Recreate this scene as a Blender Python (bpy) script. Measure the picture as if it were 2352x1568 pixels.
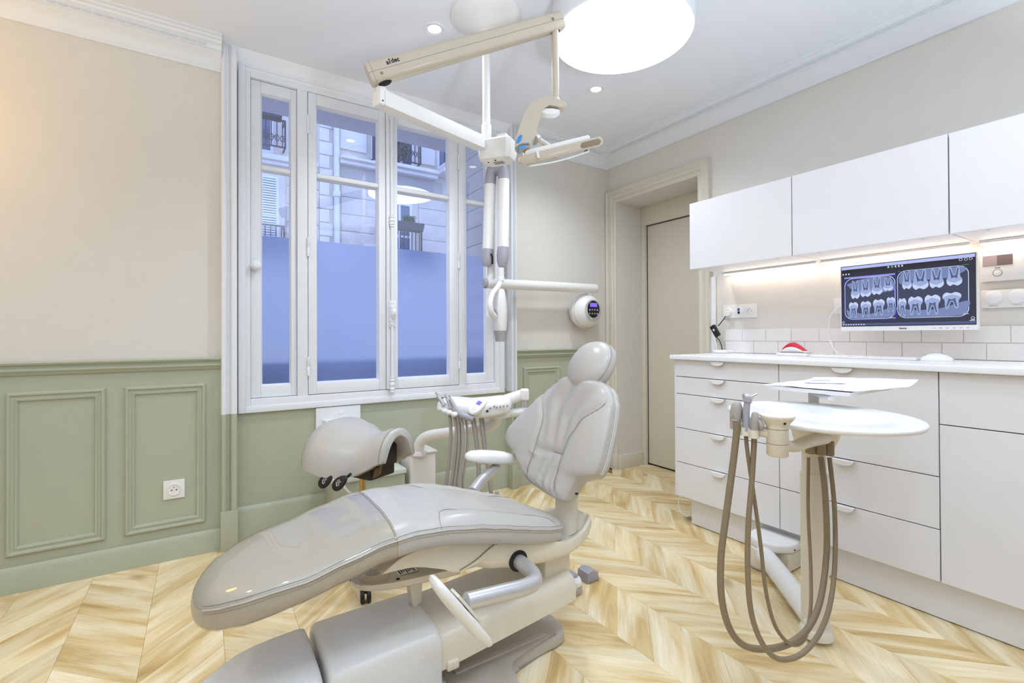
# Dental treatment room: camera at the origin looking diagonally into the room.
# +Y runs towards the window wall, +X towards the cabinet wall, Z up, metres.
import bpy, bmesh, math, random
from mathutils import Vector, Matrix, noise
random.seed(7)
PI = math.pi
scene = bpy.context.scene
for o in list(bpy.data.objects):
    bpy.data.objects.remove(o, do_unlink=True)
COL = scene.collection

# ------------------------------------------------------------------ camera
cam_data = bpy.data.cameras.new('camera')
cam_data.sensor_width = 36.0
cam_data.lens = 1095.52 / 2352 * 36.0
cam_data.shift_y = -(784 - 762.24) / 2352
cam_data.clip_start = 0.02
cam_data.clip_end = 200
camera = bpy.data.objects.new('camera', cam_data)
COL.objects.link(camera)
_R = Vector((0.838941, -0.544202, -0.004589))
_U = Vector((0.00001, -0.008417, 0.999965))
_F = Vector((0.544222, 0.838912, 0.007056))
camera.matrix_world = Matrix(((_R.x, _U.x, -_F.x, 0.0), (_R.y, _U.y, -_F.y, 0.0),
                              (_R.z, _U.z, -_F.z, 1.105), (0, 0, 0, 1)))
scene.camera = camera

# ------------------------------------------------------- world, light, exposure
scene.view_settings.view_transform = 'Standard'
scene.view_settings.look = 'None'
scene.view_settings.exposure = 0.0
scene.view_settings.gamma = 1.0
scene.view_settings.use_curve_mapping = False
world = bpy.data.worlds.new('dusk_sky')
scene.world = world
world.use_nodes = True
wn = world.node_tree.nodes
wn['Background'].inputs['Color'].default_value = (0.34, 0.48, 1.0, 1)


K = dict(disc=0.6, seen=2.8, behind=1.75, up=0.78, warm=0.75, strip=1.8, sky=1.25)
wn['Background'].inputs['Strength'].default_value = 2.2 * K['sky']
DISC_POWER = 9.0 * K['disc']          # emission of the round ceiling lamp
DOWNLIGHT_POWER = 3.0     # emission of each recessed spotlight
STRIP_POWER = 7.0 * K['strip']         # LED strips below the wall cabinets
CEIL = 2.63

def lamp(name, kind, loc, energy, color, size=0.1, rot=(0, 0, 0), **kw):
    d = bpy.data.lights.new(name, kind)
    d.energy = energy
    d.color = color
    if kind == 'AREA':
        d.shape = kw.get('shape', 'DISK')
        d.size = size
        if 'size_y' in kw:
            d.size_y = kw['size_y']
    else:
        d.shadow_soft_size = size
    if kind == 'SPOT':
        d.spot_size = kw.get('spot', 2.4)
        d.spot_blend = 0.8
    o = bpy.data.objects.new(name, d)
    o.location = loc
    o.rotation_euler = rot
    COL.objects.link(o)
    return o

# recessed ceiling spotlights: two in view, the others unseen, added as overhead fill
SPOTS_SEEN = [(0.967, 2.185, 2.625), (2.047, 2.185, 2.625)]
FILL_SPOTS = [(-0.5, 0.85, CEIL), (-1.35, 1.7, CEIL), (0.15, 0.0, CEIL), (1.0, 0.35, CEIL), (1.75, 0.25, CEIL)]
WHITE = (0.73, 0.86, 1.0)
for p in SPOTS_SEEN:
    lamp('spot_beam', 'SPOT', (p[0], p[1], CEIL - 0.03), 14 * K['seen'], (0.84, 0.92, 1.0), 0.05, spot=2.4)
for p in FILL_SPOTS:
    lamp('spot_beam', 'SPOT', (p[0], p[1], CEIL - 0.03), 15 * K['behind'], WHITE, 0.08, spot=2.7)
# added fill lamps, unseen behind the camera, aimed up to brighten the ceiling
for x, e in ((-1.3, 230), (0.5, 200), (2.0, 80)):
    lamp('ceiling_fill', 'SPOT', (x, -0.9, 0.9), e * K['up'], WHITE, 0.14, rot=(PI - 0.30, 0, 0), spot=2.25)
# assumed warm lamp, unseen outside the frame, yellowing the wall at upper left
lamp('assumed_warm_lamp', 'POINT', (-1.12, 2.50, 2.02), 9 * K['warm'], (1.0, 0.55, 0.07), 0.10)

# ------------------------------------------------------------------ materials
def lin(c):
    return tuple(((v / 255) / 12.92 if v / 255 <= 0.04045 else ((v / 255 + 0.055) / 1.055) ** 2.4) for v in c) + (1,)

def newmat(name):
    m = bpy.data.materials.new(name)
    m.use_nodes = True
    return m, m.node_tree, m.node_tree.nodes['Principled BSDF']

def mat(name, rgb, rough=0.5, metal=0.0, var=0.03, scale=18.0, bump=0.0, bscale=60.0, coat=0.0, spec=0.5):
    """principled paint or plastic with a faint procedural mottling and optional fine relief"""
    m, nt, p = newmat(name)
    N, L = nt.nodes, nt.links
    c = lin(rgb)
    tc = N.new('ShaderNodeTexCoord')
    nz = N.new('ShaderNodeTexNoise')
    nz.inputs['Scale'].default_value = scale
    nz.inputs['Detail'].default_value = 4
    L.new(tc.outputs['Object'], nz.inputs['Vector'])
    mx = N.new('ShaderNodeMix')
    mx.data_type = 'RGBA'
    mx.inputs[6].default_value = tuple(v * (1 - var) for v in c[:3]) + (1,)
    mx.inputs[7].default_value = tuple(min(1, v * (1 + var)) for v in c[:3]) + (1,)
    L.new(nz.outputs['Fac'], mx.inputs[0])
    L.new(mx.outputs[2], p.inputs['Base Color'])
    p.inputs['Roughness'].default_value = rough
    p.inputs['Metallic'].default_value = metal
    p.inputs['Specular IOR Level'].default_value = spec
    p.inputs['Coat Weight'].default_value = coat
    p.inputs['Coat Roughness'].default_value = 0.08
    if bump > 0:
        n2 = N.new('ShaderNodeTexNoise')
        n2.inputs['Scale'].default_value = bscale
        n2.inputs['Detail'].default_value = 5
        L.new(tc.outputs['Object'], n2.inputs['Vector'])
        b = N.new('ShaderNodeBump')
        b.inputs['Strength'].default_value = bump
        b.inputs['Distance'].default_value = 0.004
        L.new(n2.outputs['Fac'], b.inputs['Height'])
        L.new(b.outputs['Normal'], p.inputs['Normal'])
    return m

def emat(name, rgb, strength):
    m, nt, p = newmat(name)
    p.inputs['Base Color'].default_value = (0.02, 0.02, 0.02, 1)
    p.inputs['Emission Color'].default_value = lin(rgb)
    p.inputs['Emission Strength'].default_value = strength
    return m

M = {}
M['wall_cream'] = mat('wall_cream', (226, 221, 213), 0.75, bump=0.05, bscale=240)
M['wall_white'] = mat('wall_white', (238, 236, 236), 0.7)
M['green'] = mat('sage_green', (180, 184, 162), 0.5, bump=0.06, bscale=160)
M['trim'] = mat('trim_white', (236, 238, 242), 0.45)
M['door_cream'] = mat('door_cream', (222, 215, 200), 0.45)
M['ceiling'] = mat('ceiling_white', (243, 245, 251), 0.8, var=0.01)
M['cab'] = mat('cabinet_white', (235, 233, 235), 0.42, var=0.01)
M['cab_in'] = mat('cabinet_carcass', (205, 198, 192), 0.6)
M['gap'] = mat('shadow_gap', (60, 52, 44), 0.8)
M['worktop'] = mat('worktop_white', (244, 244, 246), 0.25, var=0.01)
M['tile'] = mat('glazed_tile', (240, 237, 234), 0.15, var=0.02, bump=0.05, bscale=25)
M['grout'] = mat('grout', (240, 237, 233), 0.9)
M['plastic'] = mat('white_plastic', (240, 238, 236), 0.35, var=0.01)
M['plastic_warm'] = mat('warm_white_plastic', (228, 220, 203), 0.33, var=0.015)
M['plastic_grey'] = mat('lilac_grey_plastic', (168, 166, 178), 0.3)
M['lamp_beige'] = mat('lamp_housing', (198, 186, 168), 0.32)
M['base_tan'] = mat('chair_base_taupe', (192, 183, 172), 0.45, bump=0.1, bscale=400)
M['base_grey'] = mat('chair_cover_grey', (228, 226, 224), 0.30)
M['leather'] = mat('grey_upholstery', (190, 185, 179), 0.28, var=0.02, bump=0.12, bscale=34, spec=0.45)
M['leather_side'] = mat('grey_upholstery_side', (190, 183, 172), 0.42, var=0.02, bump=0.08, bscale=60)
M['stitch'] = mat('stitching', (158, 150, 140), 0.7)
M['stitch_light'] = mat('light_stitching', (225, 222, 216), 0.7)
M['hose'] = mat('taupe_hose', (140, 124, 100), 0.45)
M['hose_grey'] = mat('grey_hose', (172, 165, 158), 0.45)
M['satin'] = mat('satin_aluminium', (206, 205, 208), 0.32, metal=0.55)
M['chrome'] = mat('chrome', (200, 200, 205), 0.18, metal=1.0)
M['brass'] = mat('brassy_column', (196, 172, 110), 0.25, metal=0.9)
M['black'] = mat('black_plastic', (20, 18, 18), 0.5)
M['dark'] = mat('dark_hole', (34, 30, 26), 0.8)
M['ink'] = mat('printed_ink', (70, 66, 62), 0.8)
M['red'] = mat('red_plastic', (214, 30, 62), 0.3)
M['blue'] = mat('blue_button', (70, 150, 215), 0.3)
M['screen_blue'] = emat('lit_blue_display', (120, 100, 255), 1.2)
M['green_led'] = emat('green_led', (80, 255, 170), 1.5)
M['paper'] = mat('white_paper', (246, 246, 250), 0.85, bump=0.1, bscale=30)
M['usb_blue'] = mat('usb_blue', (60, 90, 190), 0.4)

def glass_mat(name, tint, ior=1.5, rough=0.0):
    m, nt, p = newmat(name)
    N, L = nt.nodes, nt.links
    N.remove(p)
    out = N['Material Output']
    tr = N.new('ShaderNodeBsdfTransparent')
    tr.inputs['Color'].default_value = tint + (1,)
    gl = N.new('ShaderNodeBsdfGlossy')
    gl.inputs['Roughness'].default_value = rough
    lw = N.new('ShaderNodeLayerWeight')
    lw.inputs['Blend'].default_value = 0.5
    pw = N.new('ShaderNodeMath'); pw.operation = 'POWER'; pw.inputs[1].default_value = 5.0
    L.new(lw.outputs['Facing'], pw.inputs[0])
    fr = N.new('ShaderNodeMath'); fr.operation = 'MULTIPLY_ADD'
    f0 = ((ior - 1) / (ior + 1)) ** 2
    fr.inputs[1].default_value = 1 - f0; fr.inputs[2].default_value = f0
    L.new(pw.outputs[0], fr.inputs[0])
    mx = N.new('ShaderNodeMixShader')
    L.new(fr.outputs[0], mx.inputs['Fac'])
    L.new(tr.outputs['BSDF'], mx.inputs[1])
    L.new(gl.outputs['BSDF'], mx.inputs[2])
    L.new(mx.outputs['Shader'], out.inputs['Surface'])
    return m
M['glass'] = glass_mat('window_glass', (0.96, 0.97, 1.0), 2.0)
M['vinyl'] = glass_mat('clear_vinyl', (0.93, 0.91, 0.86), 1.75, 0.03)

def frosted_mat():
    m, nt, p = newmat('frosted_film')
    N, L = nt.nodes, nt.links
    N.remove(p)
    out = N['Material Output']
    tl = N.new('ShaderNodeBsdfTranslucent')
    tl.inputs['Color'].default_value = (0.74, 0.82, 1.0, 1)
    rf = N.new('ShaderNodeBsdfRefraction')
    rf.inputs['Roughness'].default_value = 0.55
    rf.inputs['IOR'].default_value = 1.12
    rf.inputs['Color'].default_value = (0.8, 0.84, 0.95, 1)
    mx = N.new('ShaderNodeMixShader')
    nz = N.new('ShaderNodeTexNoise')
    nz.inputs['Scale'].default_value = 9
    nz.inputs['Detail'].default_value = 8
    mr = N.new('ShaderNodeMapRange')
    mr.inputs['To Min'].default_value = 0.50
    mr.inputs['To Max'].default_value = 0.62
    L.new(nz.outputs['Fac'], mr.inputs['Value'])
    L.new(mr.outputs['Result'], mx.inputs['Fac'])
    L.new(tl.outputs['BSDF'], mx.inputs[1])
    L.new(rf.outputs['BSDF'], mx.inputs[2])
    L.new(mx.outputs['Shader'], out.inputs['Surface'])
    return m
M['frosted'] = frosted_mat()

def wood_mat():
    """oak vinyl plank: grain along local X, every plank its own tone and offset"""
    m, nt, p = newmat('oak_plank')
    N, L = nt.nodes, nt.links
    tc = N.new('ShaderNodeTexCoord')
    oi = N.new('ShaderNodeObjectInfo')
    mul = N.new('ShaderNodeMath'); mul.operation = 'MULTIPLY'; mul.inputs[1].default_value = 57.0
    L.new(oi.outputs['Random'], mul.inputs[0])
    # every board is printed as two narrow staves: their own grain and tone on each half
    sep = N.new('ShaderNodeSeparateXYZ'); L.new(tc.outputs['Object'], sep.inputs[0])
    gt = N.new('ShaderNodeMath'); gt.operation = 'GREATER_THAN'; gt.inputs[1].default_value = 0.1174; L.new(sep.outputs['Y'], gt.inputs[0])
    stv = N.new('ShaderNodeMath'); stv.operation = 'MULTIPLY_ADD'; stv.inputs[1].default_value = 23.7; L.new(gt.outputs[0], stv.inputs[0]); L.new(mul.outputs[0], stv.inputs[2])
    wnz = N.new('ShaderNodeTexWhiteNoise'); wnz.noise_dimensions = '1D'; L.new(stv.outputs[0], wnz.inputs['W'])
    mp = N.new('ShaderNodeMapping'); mp.inputs['Scale'].default_value = (1.3, 9.0, 1.0)
    L.new(tc.outputs['Object'], mp.inputs['Vector'])
    n1 = N.new('ShaderNodeTexNoise'); n1.noise_dimensions = '4D'
    n1.inputs['Scale'].default_value = 1.6; n1.inputs['Detail'].default_value = 7; n1.inputs['Distortion'].default_value = 0.7
    L.new(mp.outputs['Vector'], n1.inputs['Vector']); L.new(stv.outputs[0], n1.inputs['W'])
    mp2 = N.new('ShaderNodeMapping'); mp2.inputs['Scale'].default_value = (5.0, 110.0, 1.0)
    L.new(tc.outputs['Object'], mp2.inputs['Vector'])
    n2 = N.new('ShaderNodeTexNoise'); n2.noise_dimensions = '4D'
    n2.inputs['Scale'].default_value = 1.4; n2.inputs['Detail'].default_value = 4
    L.new(mp2.outputs['Vector'], n2.inputs['Vector']); L.new(stv.outputs[0], n2.inputs['W'])
    r1 = N.new('ShaderNodeValToRGB')
    e = r1.color_ramp.elements
    e[0].position = 0.26; e[0].color = lin((184, 154, 106))
    e[1].position = 0.74; e[1].color = lin((244, 234, 210))
    a = e.new(0.40); a.color = lin((214, 186, 136))
    b = e.new(0.53); b.color = lin((232, 214, 176))
    L.new(n1.outputs['Fac'], r1.inputs['Fac'])
    r2 = N.new('ShaderNodeValToRGB')
    r2.color_ramp.elements[0].position = 0.3; r2.color_ramp.elements[0].color = (0.80, 0.76, 0.70, 1)
    r2.color_ramp.elements[1].position = 0.6; r2.color_ramp.elements[1].color = (1, 1, 1, 1)
    L.new(n2.outputs['Fac'], r2.inputs['Fac'])
    mx = N.new('ShaderNodeMix'); mx.data_type = 'RGBA'; mx.blend_type = 'MULTIPLY'; mx.inputs[0].default_value = 0.55
    L.new(r1.outputs['Color'], mx.inputs[6]); L.new(r2.outputs['Color'], mx.inputs[7])
    # knots: small dark spots stretched along the grain
    mp3 = N.new('ShaderNodeMapping'); mp3.inputs['Scale'].default_value = (3.2, 7.5, 1.0)
    L.new(tc.outputs['Object'], mp3.inputs['Vector'])
    vo = N.new('ShaderNodeTexVoronoi'); vo.voronoi_dimensions = '4D'; vo.inputs['Scale'].default_value = 0.75
    L.new(mp3.outputs['Vector'], vo.inputs['Vector']); L.new(mul.outputs[0], vo.inputs['W'])
    kr = N.new('ShaderNodeMapRange'); kr.inputs['From Min'].default_value = 0.05; kr.inputs['From Max'].default_value = 0.17
    kr.inputs['To Min'].default_value = 0.75; kr.inputs['To Max'].default_value = 0.0
    L.new(vo.outputs['Distance'], kr.inputs['Value'])
    kx = N.new('ShaderNodeMix'); kx.data_type = 'RGBA'; kx.inputs[7].default_value = lin((112, 80, 42))
    L.new(kr.outputs['Result'], kx.inputs[0]); L.new(mx.outputs[2], kx.inputs[6])
    hv = N.new('ShaderNodeHueSaturation')
    vr = N.new('ShaderNodeMapRange'); vr.inputs['To Min'].default_value = 1.02; vr.inputs['To Max'].default_value = 1.20
    L.new(wnz.outputs['Value'], vr.inputs['Value']); L.new(vr.outputs['Result'], hv.inputs['Value'])
    hv.inputs['Saturation'].default_value = 1.06
    L.new(kx.outputs[2], hv.inputs['Color'])
    L.new(hv.outputs['Color'], p.inputs['Base Color'])
    p.inputs['Roughness'].default_value = 0.42
    bp = N.new('ShaderNodeBump'); bp.inputs['Strength'].default_value = 0.08; bp.inputs['Distance'].default_value = 0.002
    L.new(n2.outputs['Fac'], bp.inputs['Height']); L.new(bp.outputs['Normal'], p.inputs['Normal'])
    return m
M['wood'] = wood_mat()
M['wood_under'] = mat('subfloor', (150, 115, 66), 0.8)

def stone_mat(name, rgb):
    return mat(name, rgb, 0.85, var=0.14, scale=2.2, bump=0.3, bscale=14)
M['facade'] = stone_mat('facade_stone', (222, 208, 186))
M['facade_light'] = stone_mat('facade_light_stone', (238, 228, 210))
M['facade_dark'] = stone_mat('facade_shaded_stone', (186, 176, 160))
M['parapet'] = mat('parapet_grey', (150, 165, 205), 0.9)
M['soffit'] = mat('balcony_soffit', (232, 228, 222), 0.9, var=0.08, scale=9)
M['iron'] = mat('wrought_iron', (40, 44, 62), 0.5)
M['shutter'] = mat('shutter_grey', (236, 234, 230), 0.6)
M['far_glass'] = mat('far_window_pane', (92, 102, 128), 0.15)
M['leaf'] = mat('plant_leaf', (52, 120, 84), 0.6, var=0.3, scale=30)
M['street'] = mat('street_asphalt', (150, 150, 154), 0.9)

# ------------------------------------------------------------------ mesh helpers
class MB:
    """collects shapes in one bmesh"""
    def __init__(self):
        self.bm = bmesh.new()
    def _bevel(self, verts, bev, seg):
        if bev > 0:
            es = list({e for v in verts for e in v.link_edges})
            bmesh.ops.bevel(self.bm, geom=es, offset=bev, segments=seg, profile=0.6, affect='EDGES', clamp_overlap=True)
    def box(self, x0, x1, y0, y1, z0, z1, bev=0.0, seg=2, mtx=None):
        bm = self.bm
        P = [(x0, y0, z0), (x1, y0, z0), (x1, y1, z0), (x0, y1, z0), (x0, y0, z1), (x1, y0, z1), (x1, y1, z1), (x0, y1, z1)]
        vs = [bm.verts.new(mtx @ Vector(p) if mtx else p) for p in P]
        for f in ((3, 2, 1, 0), (4, 5, 6, 7), (0, 1, 5, 4), (1, 2, 6, 5), (2, 3, 7, 6), (3, 0, 4, 7)):
            bm.faces.new([vs[i] for i in f])
        self._bevel(vs, bev, seg)
        return self
    def slab(self, pts, ext, bev=0.0, seg=2):
        """flat outline pts (3D) pushed along ext"""
        bm = self.bm
        ext = Vector(ext)
        a = [bm.verts.new(Vector(p)) for p in pts]
        b = [bm.verts.new(Vector(p) + ext) for p in pts]
        bm.faces.new(a); bm.faces.new(list(reversed(b)))
        n = len(a)
        for i in range(n):
            bm.faces.new([a[i], b[i], b[(i + 1) % n], a[(i + 1) % n]])
        if bev > 0:
            rim = [e for v in a + b for e in v.link_edges if (e.verts[0] in a) == (e.verts[1] in a)]
            bmesh.ops.bevel(bm, geom=list(set(rim)), offset=bev, segments=seg, profile=0.6, affect='EDGES', clamp_overlap=True)
        return self
    def loft(self, rings, cap0=True, cap1=True, closed=True):
        bm = self.bm
        R = [[bm.verts.new(Vector(p)) for p in r] for r in rings]
        n = len(R[0])
        for i in range(len(R) - 1):
            for j in range(n if closed else n - 1):
                k = (j + 1) % n
                bm.faces.new([R[i][j], R[i][k], R[i + 1][k], R[i + 1][j]])
        if cap0: bm.faces.new(list(reversed(R[0])))
        if cap1: bm.faces.new(R[-1])
        return self
    def tube(self, pts, r, seg=12, smooth=0, cap=True, flat=1.0):
        pts = [Vector(p) for p in pts]
        if smooth: pts = curve(pts, smooth)
        n = len(pts)
        rings = []
        ref = None
        for i, p in enumerate(pts):
            d = (pts[min(i + 1, n - 1)] - pts[max(i - 1, 0)]).normalized()
            if ref is None:
                ref = d.orthogonal().normalized() if abs(d.z) > 0.9 else d.cross(Vector((0, 0, 1))).normalized()
            u = (ref - d * ref.dot(d)).normalized()
            ref = u
            w = d.cross(u)
            rr = r(i / (n - 1)) if callable(r) else r
            rings.append([p + (u * math.cos(a) + w * math.sin(a) * flat) * rr for a in [2 * PI * k / seg for k in range(seg)]])
        return self.loft(rings, cap, cap)
    def lathe(self, prof, o=(0, 0, 0), axis=(0, 0, 1), seg=32, sx=1.0, cap=True):
        o = Vector(o); ax = Vector(axis).normalized()
        u = ax.orthogonal().normalized() if abs(ax.z) < 0.99 else Vector((1, 0, 0))
        w = ax.cross(u)
        rings = [[o + ax * z + (u * math.cos(a) * sx + w * math.sin(a)) * max(r, 1e-4) for a in [2 * PI * k / seg for k in range(seg)]] for r, z in prof]
        return self.loft(rings, cap, cap)
    def ball(self, c, rx, ry, rz, seg=20, rings=12, mtx=None):
        c = Vector(c)
        R = []
        for i in range(1, rings):
            t = PI * i / rings
            ring = []
            for k in range(seg):
                a = 2 * PI * k / seg
                v = Vector((rx * math.sin(t) * math.cos(a), ry * math.sin(t) * math.sin(a), -rz * math.cos(t)))
                ring.append(c + (mtx @ v if mtx else v))
            R.append(ring)
        return self.loft(R)
    def done(self):
        bmesh.ops.recalc_face_normals(self.bm, faces=self.bm.faces)
        return self.bm

def curve(pts, k=6):
    """Catmull-Rom through the points, k steps per span"""
    P = [Vector(p) for p in pts]
    out = []
    for i in range(len(P) - 1):
        a = P[i - 1] if i > 0 else P[0] * 2 - P[1]
        b, c = P[i], P[i + 1]
        d = P[i + 2] if i + 2 < len(P) else P[-1] * 2 - P[-2]
        for s in range(k):
            t = s / k
            out.append(0.5 * ((2 * b) + (c - a) * t + (2 * a - 5 * b + 4 * c - d) * t * t + (3 * b - a - 3 * c + d) * t ** 3))
    out.append(P[-1])
    return out

def lerp_table(T, x):
    if x <= T[0][0]: return T[0][1:]
    for a, b in zip(T, T[1:]):
        if x <= b[0]:
            t = (x - a[0]) / (b[0] - a[0]); s = t * t * (3 - 2 * t) * 0.5 + t * 0.5
            return tuple(p + (q - p) * s for p, q in zip(a[1:], b[1:]))
    return T[-1][1:]

BASE = {}
def origin_of(o):
    v = Vector((0, 0, 0))
    while o is not None:
        v += o.location
        o = o.parent
    return v

def obj(name, mb, material, parent=None, loc=None, angle=38, smooth=True):
    """link the shapes as ONE mesh object; coordinates are given in the world"""
    bm = mb.done() if isinstance(mb, MB) else mb
    base = origin_of(parent) if parent is not None else Vector((0, 0, 0))
    here = Vector(loc) if loc is not None else Vector((0, 0, 0))
    bmesh.ops.translate(bm, verts=bm.verts, vec=-(base if parent is not None else here) - (here if parent is not None and loc is not None else Vector((0, 0, 0))))
    me = bpy.data.meshes.new(name)
    bm.to_mesh(me); bm.free()
    if material is not None: me.materials.append(material)
    if smooth:
        me.shade_smooth()
        me.set_sharp_from_angle(angle=math.radians(angle))
    o = bpy.data.objects.new(name, me)
    COL.objects.link(o)
    o.location = here
    if parent is not None: o.parent = parent
    return o

def tag(o, label, cat, group=None, kind=None):
    o['label'] = label; o['category'] = cat
    if group: o['group'] = group
    if kind: o['kind'] = kind
    return o

def thing(name, loc, label, cat, group=None):
    o = bpy.data.objects.new(name, None)
    o.location = loc
    o.empty_display_size = 0.05
    COL.objects.link(o)
    return tag(o, label, cat, group)

def struct(name, mb, material, parent=None, **kw):
    o = obj(name, mb, material, parent, **kw)
    if parent is None: o['kind'] = 'structure'
    return o

def text_mesh(s, size, origin, xdir, up, depth=0.0006):
    """built-in font lettering as a mesh standing at origin, reading along xdir"""
    cu = bpy.data.curves.new('lettering', 'FONT')
    cu.body = s; cu.size = size; cu.extrude = depth; cu.resolution_u = 3; cu.offset = size * 0.022
    cu.align_x = 'CENTER'; cu.align_y = 'CENTER'
    t = bpy.data.objects.new('lettering', cu)
    COL.objects.link(t)
    bpy.context.view_layer.update()
    me = bpy.data.meshes.new_from_object(t.evaluated_get(bpy.context.evaluated_depsgraph_get()))
    bpy.data.objects.remove(t); bpy.data.curves.remove(cu)
    x = Vector(xdir).normalized(); y = Vector(up).normalized(); z = x.cross(y)
    me.transform(Matrix(((x.x, y.x, z.x, origin[0]), (x.y, y.y, z.y, origin[1]), (x.z, y.z, z.z, origin[2]), (0, 0, 0, 1))))
    bm = bmesh.new(); bm.from_mesh(me); bpy.data.meshes.remove(me)
    return bm

DIAG = Vector((0.839, -0.5442, 0))      # the room's diagonal, left to right
AWAY = Vector((0.5442, 0.839, 0))       # the other diagonal, into the room
UP = Vector((0, 0, 1))

# =================================================================== SETTING
XL, XR, YW, YB, YF = -1.9, 2.866, 2.93, 2.965, -1.7      # left, right, window wall, alcove wall, wall behind the camera
# ---- floor: chevron oak planks (45 degrees, strips run along Y)
floor = struct('floor', MB().box(XL - 0.1, 3.35, YF - 0.1, 3.05, -0.05, -0.009), M['wood_under'])
SW, PITCH = 0.2427, 0.332
def plank_mesh(slope):
    """long axis along local x; built in room axes, then turned so grain follows the board"""
    w, p, g = SW, PITCH, 0.0003
    pts = [(g, g), (w - g, slope * (w - g) + g), (w - g, slope * (w - g) + p - g), (g, p - g)]
    rot = Matrix.Rotation(-slope * PI / 4, 3, 'Z')
    bm = bmesh.new()
    lo = [bm.verts.new(rot @ Vector((x, y, -0.008))) for x, y in pts]
    mid = [bm.verts.new(rot @ Vector((x, y, -0.0008))) for x, y in pts]
    c = Vector((sum(x for x, y in pts) / 4, sum(y for x, y in pts) / 4, 0))
    top = []
    for x, y in pts:
        d = (c - Vector((x, y, 0))).normalized() * 0.0006
        top.append(bm.verts.new(rot @ Vector((x + d.x, y + d.y, 0))))
    bm.faces.new(top); bm.faces.new(list(reversed(lo)))
    for a, b in ((lo, mid), (mid, top)):
        for i in range(4):
            bm.faces.new([a[i], a[(i + 1) % 4], b[(i + 1) % 4], b[i]])
    bmesh.ops.recalc_face_normals(bm, faces=bm.faces)
    me = bpy.data.meshes.new('plank'); bm.to_mesh(me); bm.free()
    me.materials.append(M['wood'])
    return me
PM = {1: plank_mesh(1), -1: plank_mesh(-1)}
for k in range(-4, 15):
    s = 1 if k % 2 == 0 else -1
    x = -0.178 + SW * k
    off = 2.428 + (0 if s == 1 else SW)
    for n in range(-12, 4):
        y = off + PITCH * n
        yc = y + s * SW / 2 + PITCH / 2
        if yc < -0.05 or yc > (3.05 if x < 2.7 else 3.0): continue
        # keep the boards the camera's wide lens can reach
        if x > 2.5 and yc < 1.6: continue
        if yc < 0.3 and x > 2.3: continue
        o = bpy.data.objects.new('plank', PM[s])
        o.location = (x, y, 0); o.rotation_euler = (0, 0, s * PI / 4)
        COL.objects.link(o); o.parent = floor

# ---- ceiling
struct('ceiling', MB().box(XL - 0.1, 3.35, YF - 0.1, 3.1, CEIL, CEIL + 0.12), M['ceiling'])

# ---- the wall with the window (three flush pieces around the opening)
WX0, WX1, WZ0, WZ1 = 0.19, 1.81, 0.725, 2.575     # window opening
b = MB()
b.box(XL, 0.10, YW, YW + 0.26, 0, CEIL)
b.box(1.90, XR + 0.4, YW, YW + 0.26, 0, CEIL)
b.box(0.10, 1.90, YB, YB + 0.24, 0, WZ0)
b.box(0.10, 1.90, YB, YB + 0.24, WZ1, CEIL)
b.box(0.10, WX0, YB, YB + 0.24, WZ0, WZ1)
b.box(WX1, 1.90, YB, YB + 0.24, WZ0, WZ1)
wall_back = struct('wall_back', b, M['wall_cream'])
# sage green lower part
b = MB()
b.box(XL, 0.10, YW - 0.006, YW, 0, 0.99)
b.box(1.90, XR, YW - 0.006, YW, 0, 0.99)
b.box(0.13, 1.875, YB - 0.005, YB, 0, 0.72)
obj('wainscot', b, M['green'], wall_back)
# white lintel band of the alcove, softened into the ceiling
b = MB()
b.slab([(0.13, YB, 2.54), (0.13, YB, CEIL), (0.13, YB - 0.085, CEIL), (0.13, YB - 0.07, CEIL - 0.012), (0.13, YB - 0.03, 2.585), (0.13, YB - 0.015, 2.55)], (1.745, 0, 0))
obj('alcove_cove', b, M['ceiling'], wall_back, angle=80)
def rail(x0, x1):
    prof = [(0, .999), (-.034, .999), (-.038, .993), (-.034, .985), (-.022, .981), (-.020, .972), (-.026, .966), (-.026, .958), (-.014, .948), (-.010, .940), (0, .938)]
    return MB().slab([(x0, YW - 0.006 + y, z) for y, z in prof], (x1 - x0, 0, 0))
obj('chair_rail', rail(XL, 0.085), M['green'], wall_back)
obj('chair_rail', rail(1.913, 2.76), M['green'], wall_back)
def panel_frame(x0, x1, z0, z1, y=YW - 0.006):
    """mitred picture-frame moulding"""
    prof = [(0, 0), (0.0, .010), (.006, .017), (.012, .017), (.018, .009), (.026, .009), (.030, .013), (.037, .010), (.041, 0)]
    rings = []
    for px, pz, sx, sz in ((x0, z0, 1, 1), (x1, z0, -1, 1), (x1, z1, -1, -1), (x0, z1, 1, -1)):
        rings.append([(px + sx * a, y - d, pz + sz * a) for a, d in prof])
    rings.append(rings[0])
    return MB().loft(rings, False, False)
for x0, x1 in ((-1.50, -0.79), (-0.713, -0.382), (-0.312, 0.013), (1.993, 2.33)):
    obj('panel_moulding', panel_frame(x0, x1, 0.158, 0.866), M['green'], wall_back)

def skirt(x0, x1, y, h, d=0.022, m='green', name='baseboard_back'):
    prof = [(0, 0), (-d, 0), (-d, h - .022), (-d * .72, h - .006), (-d * .5, h), (0, h)]
    o = struct(name, MB().slab([(x0, y + a, z) for a, z in prof], (x1 - x0, 0, 0)), M[m])
    return o
skirt(XL, 0.086, YW - 0.006, 0.113)
skirt(0.135, 1.876, YB - 0.005, 0.19, 0.028)
skirt(1.912, 2.80, YW - 0.006, 0.12)

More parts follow.
